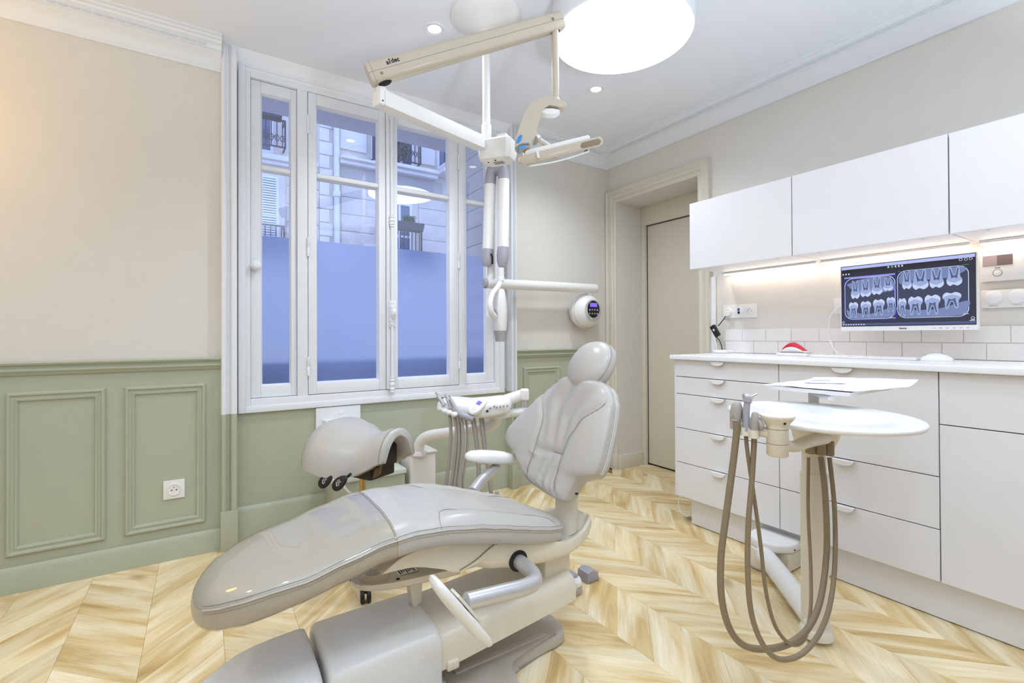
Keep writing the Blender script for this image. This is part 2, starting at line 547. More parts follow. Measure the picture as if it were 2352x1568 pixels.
# fluted pilasters either side of the alcove: white above, green below
def pilaster(x0, x1, mirror, z0, z1):
    w = x1 - x0
    P = [(0, YB + .02), (0, 2.890), (.05, 2.882), (.16, 2.880), (.28, 2.884), (.34, 2.892), (.44, 2.892), (.50, 2.883), (.56, 2.892), (.62, 2.886), (.70, 2.880), (.95, 2.880), (1.0, 2.884), (1.0, YB + .02)]
    if mirror: P = [(1 - a, y) for a, y in P]
    return MB().slab([(x0 + a * w, y, z0) for a, y in P], (0, 0, z1 - z0))
n = 0
for x0, x1, mir in ((0.080, 0.152, False), (1.866, 1.916, True)):
    n += 1
    pz = 0.702
    t = struct('trim_%d' % n, pilaster(x0, x1, mir, pz, CEIL), M['trim'], angle=25)
    obj('painted_foot', pilaster(x0, x1, mir, 0.2, pz), M['green'], t, angle=25)
    obj('plinth_block', MB().box(x0 - .003, x1 + .003, 2.872, YB, 0, .20, .004), M['green'], t)

# ---- other walls
b = MB()
b.box(XR, XR + 0.12, YF, 2.049, 0, CEIL)
b.box(XR, XR + 0.12, 2.824, 3.0, 0, CEIL)
b.box(XR, XR + 0.12, 2.049, 2.824, 2.195, CEIL)
# deep reveal of the doorway
b.box(XR + .12, 3.36, 2.824, 2.90, 0, 2.3)
b.box(XR + .12, 3.36, 1.97, 2.049, 0, 2.3)
b.box(XR + .12, 3.36, 1.97, 2.90, 2.195, 2.3)
b.box(3.26, 3.36, 1.97, 2.90, 0, 2.3)
wall_right = struct('wall_right', b, M['wall_cream'])
struct('wall_left', MB().box(XL - 0.1, XL, YF, 3.0, 0, CEIL), M['wall_cream'])
struct('wall_front', MB().box(XL, XR + 0.1, YF - 0.1, YF, 0, CEIL), M['wall_cream'])

# ---- cornice with a leaf-and-dart row
def cornice_profile():
    return [(0, 2.490), (.012, 2.490), (.014, 2.500), (.020, 2.506), (.026, 2.522), (.040, 2.545), (.060, 2.558), (.066, 2.562),
            (.066, 2.568), (.078, 2.572), (.084, 2.590), (.100, 2.598), (.104, 2.606), (.118, 2.610), (.120, 2.618), (.135, 2.622), (.135, CEIL), (0, CEIL)]
CP = cornice_profile()
def bead_mesh(axis):
    bm = bmesh.new()
    return bm
def leaf(b, p, along, out, s=1.0):
    """one small carved leaf: a low three-lobed boss"""
    a, o = Vector(along), Vector(out)
    for k, (da, h, w) in enumerate(((0, .020, .010), (-.011, .015, .006), (.011, .015, .006))):
        c = Vector(p) + a * da
        ring0 = [c + a * (w * math.cos(t)) + (UP * .8 - o * .5).normalized() * (h * .6 * math.sin(t)) for t in [2 * PI * i / 8 for i in range(8)]]
        nrm = (o * .8 - UP * .6).normalized()
        ring1 = [c + (q - c) * .55 + nrm * .007 for q in ring0]
        b.loft([ring0, ring1], False, True)
# window wall, left and right pieces
def cornice_y(x0, x1, m0=0.0, m1=0.0):
    rings = [[(x + mm * d, YW - d, z) for d, z in CP] for x, mm in ((x0, m0), (x1, m1))]
    return MB().loft(rings)
t = struct('trim_3', cornice_y(XL, 0.082), M['trim'], angle=30)
b = MB(); x = -1.0
while x < 0.03:
    leaf(b, (x, YW - .086, 2.583), (1, 0, 0), (0, -1, 0)); x += .040
o = obj('carved_leaves', b, M['trim'], t); o['kind'] = 'stuff'
t = struct('trim_4', cornice_y(1.914, XR, 0, -1.0), M['trim'], angle=30)
b = MB(); x = 1.95
while x < 2.75:
    leaf(b, (x, YW - .086, 2.583), (1, 0, 0), (0, -1, 0)); x += .040
o = obj('carved_leaves', b, M['trim'], t); o['kind'] = 'stuff'
rings = [[(XR - d, y + mm * d, z) for d, z in CP] for y, mm in ((YF, 0), (YW, -1.0))]
t = struct('trim_5', MB().loft(rings), M['trim'], angle=30)
b = MB(); y = 0.0
while y < 2.83:
    leaf(b, (XR - .086, y, 2.583), (0, 1, 0), (-1, 0, 0)); y += .040
o = obj('carved_leaves', b, M['trim'], t); o['kind'] = 'stuff'

# ---- door in the right wall: casing, jambs, leaf
def casing_profile(w):
    return [(0, 0), (0, .012), (w * .12, .020), (w * .2, .014), (w * .3, .012), (w * .38, .024), (w * .55, .026), (w * .62, .018), (w * .85, .018), (w, .030), (w, 0)]
def casing():
    yi0, yi1, zt = 2.049, 2.824, 2.195
    w = 0.098
    rings = []
    for y, z, sy, sz in ((yi1, 0, 1, 0), (yi1, zt, 1, 1), (yi0, zt, -1, 1), (yi0, 0, -1, 0)):
        rings.append([(XR - d, y + sy * a, z + sz * a) for a, d in casing_profile(w)])
    return MB().loft(rings)
door = struct('door_1', casing(), M['door_cream'], angle=30)
b = MB()
b.box(3.155, 3.185, 2.785, 2.824, 0, 2.195, .003); b.box(3.155, 3.185, 2.049, 2.085, 0, 2.195, .003); b.box(3.155, 3.185, 2.085, 2.785, 2.035, 2.195, .003)
obj('door_frame', b, M['door_cream'], door)
obj('door_leaf', MB().box(3.190, 3.232, 2.089, 2.783, 0.014, 2.030, .003), M['door_cream'], door)
obj('threshold_gap', MB().box(3.2, 3.23, 2.05, 2.82, 0.0, 0.010), M['dark'], door)
b = MB()
b.box(XR + .01, 3.154, 2.806, 2.826, 0, .115, .004)
b.box(XR + .01, 3.154, 2.048, 2.066, 0, .115, .004)
struct('baseboard_right', b, M['door_cream'])
struct('baseboard_corner', MB().box(2.84, XR, 2.82, YW, 0, .12, .004), M['door_cream'])

# ---- the window: frame, side lights, two casements, espagnolette
YG = 2.955
win = struct('window_1', MB().box(WX0, 0.219, YG - .008, YB + .06, WZ0, WZ1, .003).box(1.770, WX1, YG - .008, YB + .06, WZ0, WZ1, .003)
             .box(0.219, 1.770, YG - .008, YB + .06, WZ0, 0.7655, .003).box(0.219, 1.770, YG - .008, YB + .06, 2.523, WZ1, .003)
             .box(0.455, 0.5105, YG - .006, YB + .06, 0.764, 2.524, .004).box(1.480, 1.525, YG - .006, YB + .06, 0.764, 2.524, .004), M['trim'])
# stepped surround, proud of the wall
def ring_frame(x0, x1, z0, z1, w, ya, yb, bev=.003):
    b = MB()
    b.box(x0, x0 + w, ya, yb, z0, z1, bev); b.box(x1 - w, x1, ya, yb, z0, z1, bev)
    b.box(x0 + w, x1 - w, ya, yb, z0, z0 + w, bev); b.box(x0 + w, x1 - w, ya, yb, z1 - w, z1, bev)
    return b
obj('window_surround', ring_frame(0.160, 1.840, 0.692, 2.60, .034, YB - .030, YB, .004), M['trim'], win)
def sash(name, x0, x1, z0, z1, gx0, gx1, yo):
    """stiles, rails, glazing bar and bevelled beads around two panes"""
    b = MB()
    b.box(x0, gx0, YG + yo, YG + .045, z0, z1, .003); b.box(gx1, x1, YG + yo, YG + .045, z0, z1, .003)
    b.box(gx0, gx1, YG + yo, YG + .045, z0, .832, .003); b.box(gx0, gx1, YG + yo, YG + .045, 2.457, z1, .003)
    b.box(gx0, gx1, YG + yo + .004, YG + .045, 2.033, 2.060, .006, 3)
    s = obj(name, b, M['trim'], win)
    for za, zb in ((.832, 2.033), (2.060, 2.457)):
        rings = []
        for px, pz, sx, sz in ((gx0, za, 1, 1), (gx1, za, -1, 1), (gx1, zb, -1, -1), (gx0, zb, 1, -1)):
            rings.append([(px + sx * a, y, pz + sz * a) for a, y in ((0, YG + yo + .006), (.008, YG + .030), (.008, YG + .040), (0, YG + .040))])
        rings.append(rings[0])
        obj('glazing_bead', MB().loft(rings, False, False), M['trim'], s)
    y = YG + .034
    obj('pane', MB().box(gx0, gx1, y, y + .0008, 1.669, 2.036), M['glass'], s)
    obj('pane', MB().box(gx0, gx1, y, y + .0008, 2.058, 2.460), M['glass'], s)
    bm = bmesh.new()
    bm.faces.new([bm.verts.new(p) for p in ((gx0, y, .828), (gx1, y, .828), (gx1, y, 1.669), (gx0, y, 1.669))])
    obj('frosted_pane', bm, M['frosted'], s, smooth=False)
    return s
sash('side_light', 0.221, 0.454, .768, 2.52, 0.271, 0.424, .012)
sash('casement', 0.513, 0.968, .769, 2.521, 0.559, 0.926, -.004)
sash('casement', 1.024, 1.4775, .769, 2.521, 1.046, 1.411, -.004)
sash('side_light', 1.526, 1.769, .768, 2.52, 1.547, 1.703, .012)
obj('meeting_stile', MB().box(0.970, 1.022, YG - .020, YG + .04, .769, 2.521, .006, 3), M['trim'], win)
for x, zs in ((0.5115, (.93, 1.62, 2.33)), (1.479, (.93, 1.62, 2.30))):
    for z in zs:
        obj('hinge', MB().lathe([(.004, -.055), (.0075, -.052), (.0075, -.002), (.006, 0), (.0075, .002), (.0075, .052), (.004, .055)], (x, YG - .010, z), seg=10), M['trim'], win)
rod = obj('espagnolette_rod', MB().tube([(0.999, YG - .032, .80), (0.999, YG - .032, 2.50)], .0085, 12), M['trim'], win)
def knuckle(z, s=1.0, lens=False):
    b = MB().lathe([(.006, -.05 * s), (.014, -.046 * s), (.011, -.036 * s), (.017, -.028 * s), (.012, -.015 * s), (.016, -.006 * s), (.018, .004 * s), (.012, .016 * s), (.017, .028 * s), (.011, .036 * s), (.014, .046 * s), (.006, .05 * s)], (0.999, YG - .032, z), seg=14)
    return b
obj('rod_guide', knuckle(.80), M['trim'], rod); obj('rod_guide', knuckle(2.49, .6), M['trim'], rod)
obj('rod_guide', knuckle(1.83, .8), M['trim'], rod)
b = knuckle(1.245, 1.5)
b.ball((1.004, YG - .052, 1.245), .017, .016, .034); b.box(.982, 1.026, YG - .034, YG - .018, 1.16, 1.33, .006)
obj('latch_box', b, M['trim'], rod)
obj('latch_keyhole', MB().ball((1.004, YG - .066, 1.245), .006, .006, .018), M['stitch_light'], rod)
# round knob on the left of the frame
obj('shutter_knob', MB().lathe([(.010, 0), (.010, .012), (.020, .018), (.027, .030), (.024, .042), (.017, .046), (.015, .052), (.004, .054)], (0.244, YG + .010, 1.490), (0, -1, 0.05), 18), M['trim'], win)

# =================================================================== OUTSIDE
YFc = 10.0
def fb(x0, x1, z0, z1, y0, y1, b=None, bev=0.0):
    return (b or MB()).box(x0, x1, y0, y1, z0, z1, bev)
bld = thing('apartment_building', (2.5, YFc, -0.3), 'pale stone apartment building across the street, seen through the window', 'building')
obj('facade_wall', fb(-8, 14, -0.3, 14, YFc, YFc + .4), M['facade'], bld)
b = MB()
fb(2.317, 3.10, 4.58, 4.66, YFc - .16, YFc, b, .02); fb(2.317, 3.10, 4.66, 4.72, YFc - .24, YFc, b, .02)
fb(3.10, 4.42, 4.60, 4.68, YFc - .20, YFc, b, .02); fb(3.10, 4.42, 4.68, 4.76, YFc - .30, YFc, b, .02)
fb(4.42, 9, 4.70, 4.80, YFc - .5, YFc, b, .02); fb(4.42, 9, 4.80, 4.88, YFc - .6, YFc, b, .02)
fb(-6, 1.9, 4.33, 4.40, YFc - .10, YFc, b, .02); fb(-6, 1.9, 4.40, 4.50, YFc - .18, YFc, b, .02)
obj('stone_ledge', b, M['facade_light'], bld)
b = MB()
for x0, x1, z0, z1 in ((2.33, 2.87, 4.91, 5.9), (4.08, 4.41, 4.93, 5.9)):
    obj('raised_panel', fb(x0, x1, z0, z1, YFc - .05, YFc, None, .02), M['facade_light'], bld)
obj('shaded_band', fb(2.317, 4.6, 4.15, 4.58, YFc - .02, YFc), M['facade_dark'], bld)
# stone courses, each its own block row
for z in [2.2, 2.55, 2.9, 3.25, 3.6, 3.95]:
    for x0, x1 in ((2.36, 3.04), (4.02, 5.1), (5.11, 6.5)):
        obj('stone_block', fb(x0, x1, z, z + .34, YFc - .025, YFc, None, .006), M['facade'], bld)
    obj('stone_block', fb(1.35, 1.93, z + .05, z + .38, YFc - .04, YFc, None, .012), M['facade'], bld)
for i in range(13):
    z = 2.3 + i * .27
    obj('quoin_stone', fb(1.94, 2.20 if i % 2 else 2.13, z, z + .25, YFc - .03, YFc, None, .01), M['facade_light'], bld)
def far_window(x0, x1, z0, z1, shutters=False):
    o = obj('far_window', ring_frame(x0, x1, z0, z1, .05, YFc - .03, YFc + .06, 0), M['shutter'], bld)
    obj('far_pane', fb(x0 + .05, x1 - .05, z0 + .05, z1 - .05, YFc - .012, YFc - .006), M['far_glass'], o)
    b = MB(); xm = (x0 + x1) / 2
    fb(xm - .025, xm + .025, z0 + .05, z1 - .05, YFc - .03, YFc, b)
    fb(x0 + .05, x1 - .05, z0 + (z1 - z0) * .5, z0 + (z1 - z0) * .5 + .04, YFc - .025, YFc, b)
    obj('far_window_bar', b, M['shutter'], o)
    if shutters:
        b = MB()
        z = z0 + .05
        while z < z1 - .06:
            b.box(x0 + .04, x1 - .04, YFc - .055, YFc - .03, z, z + .028, mtx=None); z += .046
        q = obj('louvre_slats', b, M['shutter'], o); q['kind'] = 'stuff'
far_window(0.55, 1.12, 4.55, 5.9); far_window(0.62, 1.215, 2.6, 4.13, True)
far_window(3.35, 3.90, 4.78, 6.0); far_window(4.47, 5.2, 4.88, 6.0); far_window(3.30, 3.86, 2.5, 3.99); far_window(2.98, 3.10, 4.80, 5.4)
def railing(x0, x1, z0, z1, y, n=9, scroll=True):
    """part of the building: rail frame > balusters, scrolls"""
    b = MB()
    b.box(x0, x1, y - .015, y + .015, z1 - .03, z1); b.box(x0, x1, y - .012, y + .012, z0, z0 + .025)
    for xx in (x0, x1):
        b.box(xx - .012, xx + .012, y, YFc, z1 - .025, z1); b.box(xx - .012, xx + .012, y, YFc, z0, z0 + .025); b.box(xx - .014, xx + .014, y - .014, y + .014, z0, z1)
    t = obj('balcony_railing', b, M['iron'], bld)
    for i in range(n):
        x = x0 + (x1 - x0) * (i + .5) / n
        obj('baluster', MB().box(x - .008, x + .008, y - .008, y + .008, z0, z1), M['iron'], t)
        if scroll:
            pts = [(x + .045 * math.cos(a) * (1 - a / 14) * (1 if i % 2 else -1), y - .014, z0 + (z1 - z0) * .3 + .075 * math.sin(a) * (1 - a / 14)) for a in [k * .6 for k in range(14)]]
            obj('scroll', MB().tube(pts, .008, 5), M['iron'], t)
railing(0.55, 1.29, 4.60, 5.12, YFc - .28, 8)
railing(0.55, 1.27, 2.55, 3.16, YFc - .28, 8)
railing(3.30, 3.95, 4.80, 5.45, YFc - .30, 8)
railing(4.47, 5.25, 4.88, 5.6, YFc - .42, 9)
railing(3.28, 3.97, 2.55, 3.40, YFc - .30, 8)
railing(2.97, 3.16, 4.77, 5.45, YFc - .16, 3, False)
def planter(x0, x1, z, y, lab):
    t = obj('planter_box', MB().slab([(x0, y - .1, z), (x1, y - .1, z), (x1 + .02, y - .13, z + .16), (x0 - .02, y - .13, z + .16)], (0, .2, 0), .008), M['iron'])
    return tag(t, lab, 'planter')
planter(0.62, 1.2, 5.03, YFc - .46, 'long dark planter hung on the upper left window railing')
planter(3.36, 3.90, 3.30, YFc - .48, 'dark planter box on the lower railing, small plant growing in it')
def shrub(name, c, r, n, lab):
    random.seed(int(c[0] * 100))
    b = MB()
    for i in range(n):
        a, h, q = random.uniform(0, 2 * PI), random.uniform(-1, 1), random.random() ** .5
        p = Vector((c[0] + r[0] * q * math.cos(a), c[1] + r[1] * q * math.sin(a), c[2] + r[2] * h))
        u = Vector((random.uniform(-1, 1), random.uniform(-1, 1), random.uniform(-.6, 1))).normalized(); v = u.orthogonal().normalized()
        s = random.uniform(.035, .065)
        b.loft([[p - u * s + v * .002, p - v * s * .4, p - u * s - v * .002], [p + u * s + v * .002, p + v * s * .4, p + u * s - v * .002]], True, True)
    return tag(obj(name, b, M['leaf'], smooth=False), lab, 'plant')
shrub('climbing_plant', (3.62, YFc - .16, 5.18), (.16, .055, .30), 260, 'green leafy plant on the upper balcony across the street')
shrub('planter_plant', (3.62, YFc - .48, 3.55), (.14, .07, .055), 90, 'small bright green plant growing in the lower planter box')
t = thing('downpipe', (2.256, YFc - .09, 0), 'white rainwater downpipe running down the facade opposite', 'pipe')
obj('pipe', MB().tube([(2.256, YFc - .09, 0), (2.256, YFc - .09, 9)], .055, 14), M['shutter'], t)
for z in (3.95, 6.4): obj('pipe_collar', MB().lathe([(.055, -.06), (.075, -.05), (.075, .05), (.055, .06)], (2.256, YFc - .09, z), seg=14), M['shutter'], t)
struct('street', MB().box(-12, 16, 3.3, YFc, -.6, -.3), M['street'])
# underside of the balcony above the window, with pale joints, and the stone wing beside it
slab = struct('balcony_slab', MB().box(-3, 5, 3.2, 3.96, 2.775, 2.95), M['soffit'])
b = MB()
for x in (0.345, 0.86, 1.30, 1.74, -.15):
    b.box(x, x + .012, 3.2, 3.96, 2.769, 2.776)
obj('soffit_joint', b, M['facade_light'], slab)
wing = struct('wing_wall', MB().box(1.93, 2.4, 3.21, 3.93, -.3, 2.77), M['facade_light'])
for i in range(14):
    z = .66 + i * .15
    obj('stone_block', MB().box(1.905, 1.93, 3.21, 3.93, z, z + .146, .004), M['facade_light'], wing)
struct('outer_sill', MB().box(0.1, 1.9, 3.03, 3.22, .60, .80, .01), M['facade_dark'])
struct('parapet', MB().box(-1.5, 4.0, 3.22, 3.42, -.3, .94, .01), M['parapet'])

# =================================================================== CABINETS
XF, ZB = 2.346, 0.16
def handle(y, z):
    """half-moon lip hooked over the top of a front, standing off its face"""
    b = MB().box(XF - .018, XF + .012, y - .040, y + .040, z - .0012, z + .0012, .0008, 1)
    pts = [(XF - .020, y + .041 * math.cos(a), z + .0012 - .023 * math.sin(a) ** .8) for a in [PI * k / 14 for k in range(15)]]
    return b.slab(pts, (.003, 0, 0), .0008, 1)
def base_cabinet(y1, heights, kinds, label, pulls):
    y0 = y1 - .6
    t = thing('base_cabinet', (2.60, (y0 + y1) / 2, ZB), label, 'cabinet', None)
    b = MB()
    b.box(XF + .020, 2.86, y1 - .018, y1 - .001, ZB, ZB + .798); b.box(XF + .020, 2.86, y0 + .001, y0 + .018, ZB, ZB + .798)
    b.box(XF + .020, 2.86, y0 + .018, y1 - .018, ZB, ZB + .018); b.box(2.84, 2.86, y0 + .018, y1 - .018, ZB + .018, ZB + .798)
    b.box(XF + .020, 2.40, y0 + .018, y1 - .018, ZB + .780, ZB + .798)
    obj('body', b, M['cab'], t)
    obj('shadow_liner', MB().box(XF + .021, XF + .030, y0 + .018, y1 - .018, ZB + .018, ZB + .78), M['gap'], t)
    z = ZB + .800
    for h, kd in zip(heights, kinds):
        f = obj(kd, MB().box(XF, XF + .018, y0 + .0018, y1 - .0018, z - h + .0018, z - .0018, .0012, 1), M['cab'], t)
        if pulls: obj('handle', handle((y0 + y1) / 2 + .02, z - .003), M['plastic'], f)
        z -= h
    return t
D5 = ['drawer'] * 5
base_cabinet(1.840, [.1, .1, .2, .2, .2], D5, 'white base cabinet of five drawers at the doorway end of the counter', True)
base_cabinet(1.240, [.4, .2, .2], D5, 'white base cabinet of three drawers, one tall, behind the oval worktop', True)
base_cabinet(0.640, [.2, .6], ['drawer', 'door'], 'white base cabinet with one drawer over a tall door, cut off at the right', False)
tag(obj('end_panel', MB().box(XF + .008, 2.86, 1.842, 1.856, ZB, ZB + .798, .001, 1), M['cab']), 'white side panel closing the doorway end of the drawers', 'panel')
tag(obj('plinth_board', MB().box(2.396, 2.414, 0.03, 1.775, 0.004, ZB - .002, .001, 1), M['cab']), 'white plinth board along the floor under the base cabinets', 'plinth')
top = obj('worktop', MB().box(2.318, 2.8655, 0.03, 1.862, .960, .986, .004, 3), M['worktop'])
tag(top, 'white continuous worktop over the drawer cabinets', 'worktop')

def wall_cabinet(y1, label):
    y0, x0, z0, z1 = y1 - .6, 2.486, 1.499, 1.899
    t = thing('wall_cabinet', (2.68, (y0 + y1) / 2, z0), label, 'cabinet')
    b = MB()
    b.box(x0 + .020, 2.865, y0 + .001, y0 + .018, z0 + .004, z1 - .002); b.box(x0 + .020, 2.865, y1 - .018, y1 - .001, z0 + .004, z1 - .002)
    b.box(x0 + .020, 2.865, y0 + .018, y1 - .018, z0 + .004, z0 + .020); b.box(x0 + .020, 2.865, y0 + .018, y1 - .018, z1 - .018, z1 - .002)
    b.box(2.855, 2.865, y0 + .018, y1 - .018, z0 + .02, z1 - .018)
    obj('body', b, M['cab'], t)
    obj('door', MB().box(x0, x0 + .018, y0 + .0015, y1 - .0015, z0, z1, .0012, 1), M['cab'], t)
    for yy in (y0 + .10, y1 - .10):
        obj('screw_cap', MB().lathe([(.006, 0), (.006, .0015)], (x0 + .06, yy, z0 + .0025), seg=10), M['stitch_light'], t)
    return t
wall_cabinet(1.843, 'white wall cabinet nearest the doorway, smallest in view')
wall_cabinet(1.2415, 'white wall cabinet above the monitor')
wall_cabinet(0.640, 'white wall cabinet cut off by the right edge of the picture')
STRIP = emat('led_diffuser', (255, 240, 228), STRIP_POWER)
for y0, y1, lab in ((1.275, 1.83, 'thin lit strip light under the wall cabinet next to the doorway'),
                    (0.655, 1.255, 'thin lit strip light under the cabinet above the monitor'),
                    (0.06, 0.625, 'thin lit strip light under the rightmost wall cabinet')):
    t = thing('strip_light', (2.82, (y0 + y1) / 2, 1.49), lab, 'lamp')
    obj('channel', MB().box(2.804, 2.836, y0, y1, 1.490, 1.5025, .001, 1), M['plastic'], t)
    obj('diffuser', MB().box(2.808, 2.832, y0 + .004, y1 - .004, 1.4845, 1.4905), STRIP, t)

# splashback: two courses of glazed tiles on a grout bed
sp = tag(obj('tiled_splashback', MB().box(2.8585, 2.865, 0.03, 1.851, .987, 1.137), M['grout']), 'low splashback of two courses of white tiles along the worktop', 'splashback')
for r, (z0, off) in enumerate(((.9885, 1.660), (1.0640, 1.734))):
    ys = [1.850] + [off - .149 * k for k in range(12)]
    for a, b_ in zip(ys, ys[1:]):
        if b_ < .05: break
        obj('tile', MB().box(2.8545, 2.8590, b_ + .001, a - .001, z0, z0 + .0725, .0015, 1), M['tile'], sp)
# white cable duct rising beside the door casing
tag(obj('cable_duct', MB().box(2.850, 2.865, 1.918, 1.960, .02, 1.49, .003), M['trim']), 'slim white cable duct on the wall between door casing and sockets', 'duct')

# ------------------------------------------------ things on the wall over the worktop
def round_insert(b, x, y, z, r=.019):
    b.lathe([(r, 0), (r, .003), (r * .92, .0045)], (x, y, z), (-1, 0, 0), 24)
t = thing('socket_strip', (2.86, 1.752, 1.25), 'white triple socket plate on the wall, black adapter plugged into it', 'socket')
obj('cover_plate', MB().box(2.853, 2.8655, 1.640, 1.863, 1.209, 1.294, .004), M['plastic'], t)
for i, y in enumerate((1.826, 1.752, 1.680)):
    b = MB(); round_insert(b, 2.853, y, 1.252, .027)
    ins = obj('insert', b, M['plastic'], t)
    if i == 1:
        obj('usb_port', MB().box(2.8475, 2.8505, y - .007, y + .007, 1.254, 1.270), M['usb_blue'], ins); obj('usb_port', MB().box(2.8475, 2.8505, y - .007, y + .007, 1.235, 1.250), M['dark'], ins)
    else:
        for dy, dz in ((-.010, 0), (.010, 0), (0, .012)):
            obj('pin_hole', MB().lathe([(.0025, 0), (.0025, .002)], (2.850, y + dy, 1.252 + dz), (-1, 0, 0), 10), M['dark'], ins)
t = thing('usb_hub', (2.81, 1.872, 1.15), 'small black adapter box hanging from the triple socket by its lead', 'adapter')
rot = Matrix.Translation((2.812, 1.893, 1.128)) @ Matrix.Rotation(math.radians(-32), 4, 'X')
obj('casing', MB().box(-.011, .011, -.017, .017, -.040, .040, .004, 2, rot), M['black'], t)
obj('lead', MB().tube([(2.815, 1.872, 1.160), (2.826, 1.858, 1.185), (2.834, 1.845, 1.205), (2.838, 1.834, 1.225)], .0030, 8, 5), M['black'], t)
obj('plug', MB().box(2.822, 2.849, 1.812, 1.842, 1.222, 1.255, .004), M['plastic'], t)
obj('label_print', MB().box(-.0116, -.0111, -.006, .006, .000, .014, 0, 2, rot), M['stitch_light'], t)
tag(obj('white_lead', MB().tube([(2.809, 1.906, 1.094), (2.805, 1.894, 1.075), (2.800, 1.878, 1.040), (2.796, 1.874, .998)], .0032, 8, 6), M['plastic']), 'short white lead running from black adapter box down to worktop', 'cable')
tag(obj('black_lead', MB().tube([(2.812, 1.892, 1.094), (2.820, 1.872, 1.070), (2.822, 1.857, 1.035), (2.824, 1.850, .991)], .0026, 8, 6), M['black']), 'short black lead running from adapter box down behind white box', 'cable')
t = thing('power_brick', (2.77, 1.83, .986), 'flat rounded white box lying at the far end of the worktop', 'device')
obj('casing', MB().box(2.735, 2.815, 1.765, 1.860, .9865, 1.006, .007, 3), M['plastic'], t)
obj('connector', MB().box(2.775, 2.800, 1.861, 1.885, .987, 1.004, .003), M['plastic'], t)

t = thing('wall_socket', (2.86, 1.175, 1.255), 'white socket half hidden behind the left edge of the monitor', 'socket')
obj('cover_plate', MB().box(2.854, 2.8655, 1.128, 1.212, 1.212, 1.297, .004), M['plastic'], t)
b = MB(); round_insert(b, 2.854, 1.168, 1.255, .027); obj('insert', b, M['plastic'], t)
obj('plug', MB().lathe([(.019, 0), (.018, .022), (.010, .030)], (2.851, 1.160, 1.255), (-1, 0, 0), 18), M['plastic'], t)
tag(obj('white_cable', MB().tube([(2.822, 1.163, 1.252), (2.812, 1.185, 1.236), (2.812, 1.213, 1.190), (2.815, 1.220, 1.120), (2.800, 1.205, 1.060), (2.775, 1.168, 1.010), (2.745, 1.120, .995), (2.72, 1.075, .991)], .0030, 8, 6), M['plastic']),
    'thin white cable hanging from the socket beside the monitor to keyboard', 'cable')

# monitor on its wall bracket
t = thing('monitor', (2.70, .861, 1.12), 'white computer monitor showing two dental radiographs', 'monitor')
ZS0, ZS1, YS0, YS1, XM = 1.141, 1.440, .611, 1.111, 2.70
obj('back_housing', MB().box(XM + .006, XM + .034, YS0 - .004, YS1 + .004, ZS0 - .022, ZS1 + .003, .006), M['plastic'], t)
obj('bezel', MB().box(XM - .001, XM + .006, YS0 - .004, YS1 + .004, ZS0 - .022, ZS1 + .003, .002), M['plastic'], t)
obj('bracket', MB().box(XM + .034, 2.866, .80, .92, 1.24, 1.36, .004), M['plastic'], t)
navy = emat('screen_navy', (22, 24, 52), 1.0)
scr = obj('screen', MB().box(XM - .0025, XM - .0008, YS0 + .001, YS1 - .001, ZS0, ZS1), emat('screen_edge', (14, 12, 22), 1.0), t)
def sc(u, v): return (YS1 - u * (YS1 - YS0), ZS1 - v * (ZS1 - ZS0))
def spatch(b, u0, u1, v0, v1, d=0):
    (ya, za), (yb, zb) = sc(u0, v0), sc(u1, v1)
    return b.box(XM - .0031 - d, XM - .0026, yb, ya, zb, za)
def sround(b, u0, u1, v0, v1, r, d):
    """rounded rectangle on the screen; r in screen widths"""
    ar = (YS1 - YS0) / (ZS1 - ZS0); pts = []
    for cu, cv, a0 in ((u1 - r, v1 - r * ar, 0), (u0 + r, v1 - r * ar, 90), (u0 + r, v0 + r * ar, 180), (u1 - r, v0 + r * ar, 270)):
        for k in range(7):
            a = math.radians(a0 + 15 * k); y, z = sc(cu + r * math.cos(a), cv + r * ar * math.sin(a)); pts.append((XM - .0031 - d, y, z))
    return b.slab(pts, (.0005 + d, 0, 0))
b = MB(); spatch(b, .006, .994, .10, .985); obj('desktop', b, navy, scr)
lightbar = emat('screen_light_bar', (178, 190, 248), 1.0)
b = MB(); spatch(b, .006, .994, .008, .055, .0001); obj('title_bar', b, lightbar, scr)
b = MB(); spatch(b, .006, .994, .055, .10, .0001); obj('tool_bar', b, emat('screen_black', (18, 14, 20), 1.0), scr)
b = MB(); spatch(b, .006, .994, .950, .985, .0002); obj('task_bar', b, emat('screen_blue_bar', (60, 76, 132), 1.0), scr)
b = MB(); spatch(b, .03, .445, .180, .205, .0002); obj('selected_header', b, emat('screen_violet', (140, 140, 230), 1.0), scr)
film = emat('film_grey', (44, 52, 84), 1.0); rim = emat('film_rim', (196, 208, 240), 1.0)
bone = emat('film_bone', (112, 130, 176), 1.0); tooth = emat('film_tooth', (150, 168, 214), 1.0); enamel = emat('film_enamel', (196, 208, 240), 1.0); pulp = emat('film_pulp', (74, 86, 126), 1.0); void = emat('film_void', (8, 8, 14), 1.0)
for u0, u1, v0, v1 in ((.032, .448, .205, .885), (.462, .955, .155, .885)):
    b = MB(); sround(b, u0, u1, v0, v1, .07, .0003); obj('film_rim', b, rim, scr)
    b = MB(); sround(b, u0 + .005, u1 - .005, v0 + .008, v1 - .008, .068, .0005); obj('radiograph', b, film, scr)
def poly(b, pts, d):
    q = []
    for u, v in curve([(u, v, 0) for u, v in pts + pts[:1]], 5)[:-1] if False else [(p.x, p.y) for p in curve([(u, v, 0) for u, v in pts + pts[:1]], 5)[:-1]]:
        y, z = sc(u, v); q.append((XM - .0031 - d, y, z))
    return b.slab(q, (.0005, 0, 0))
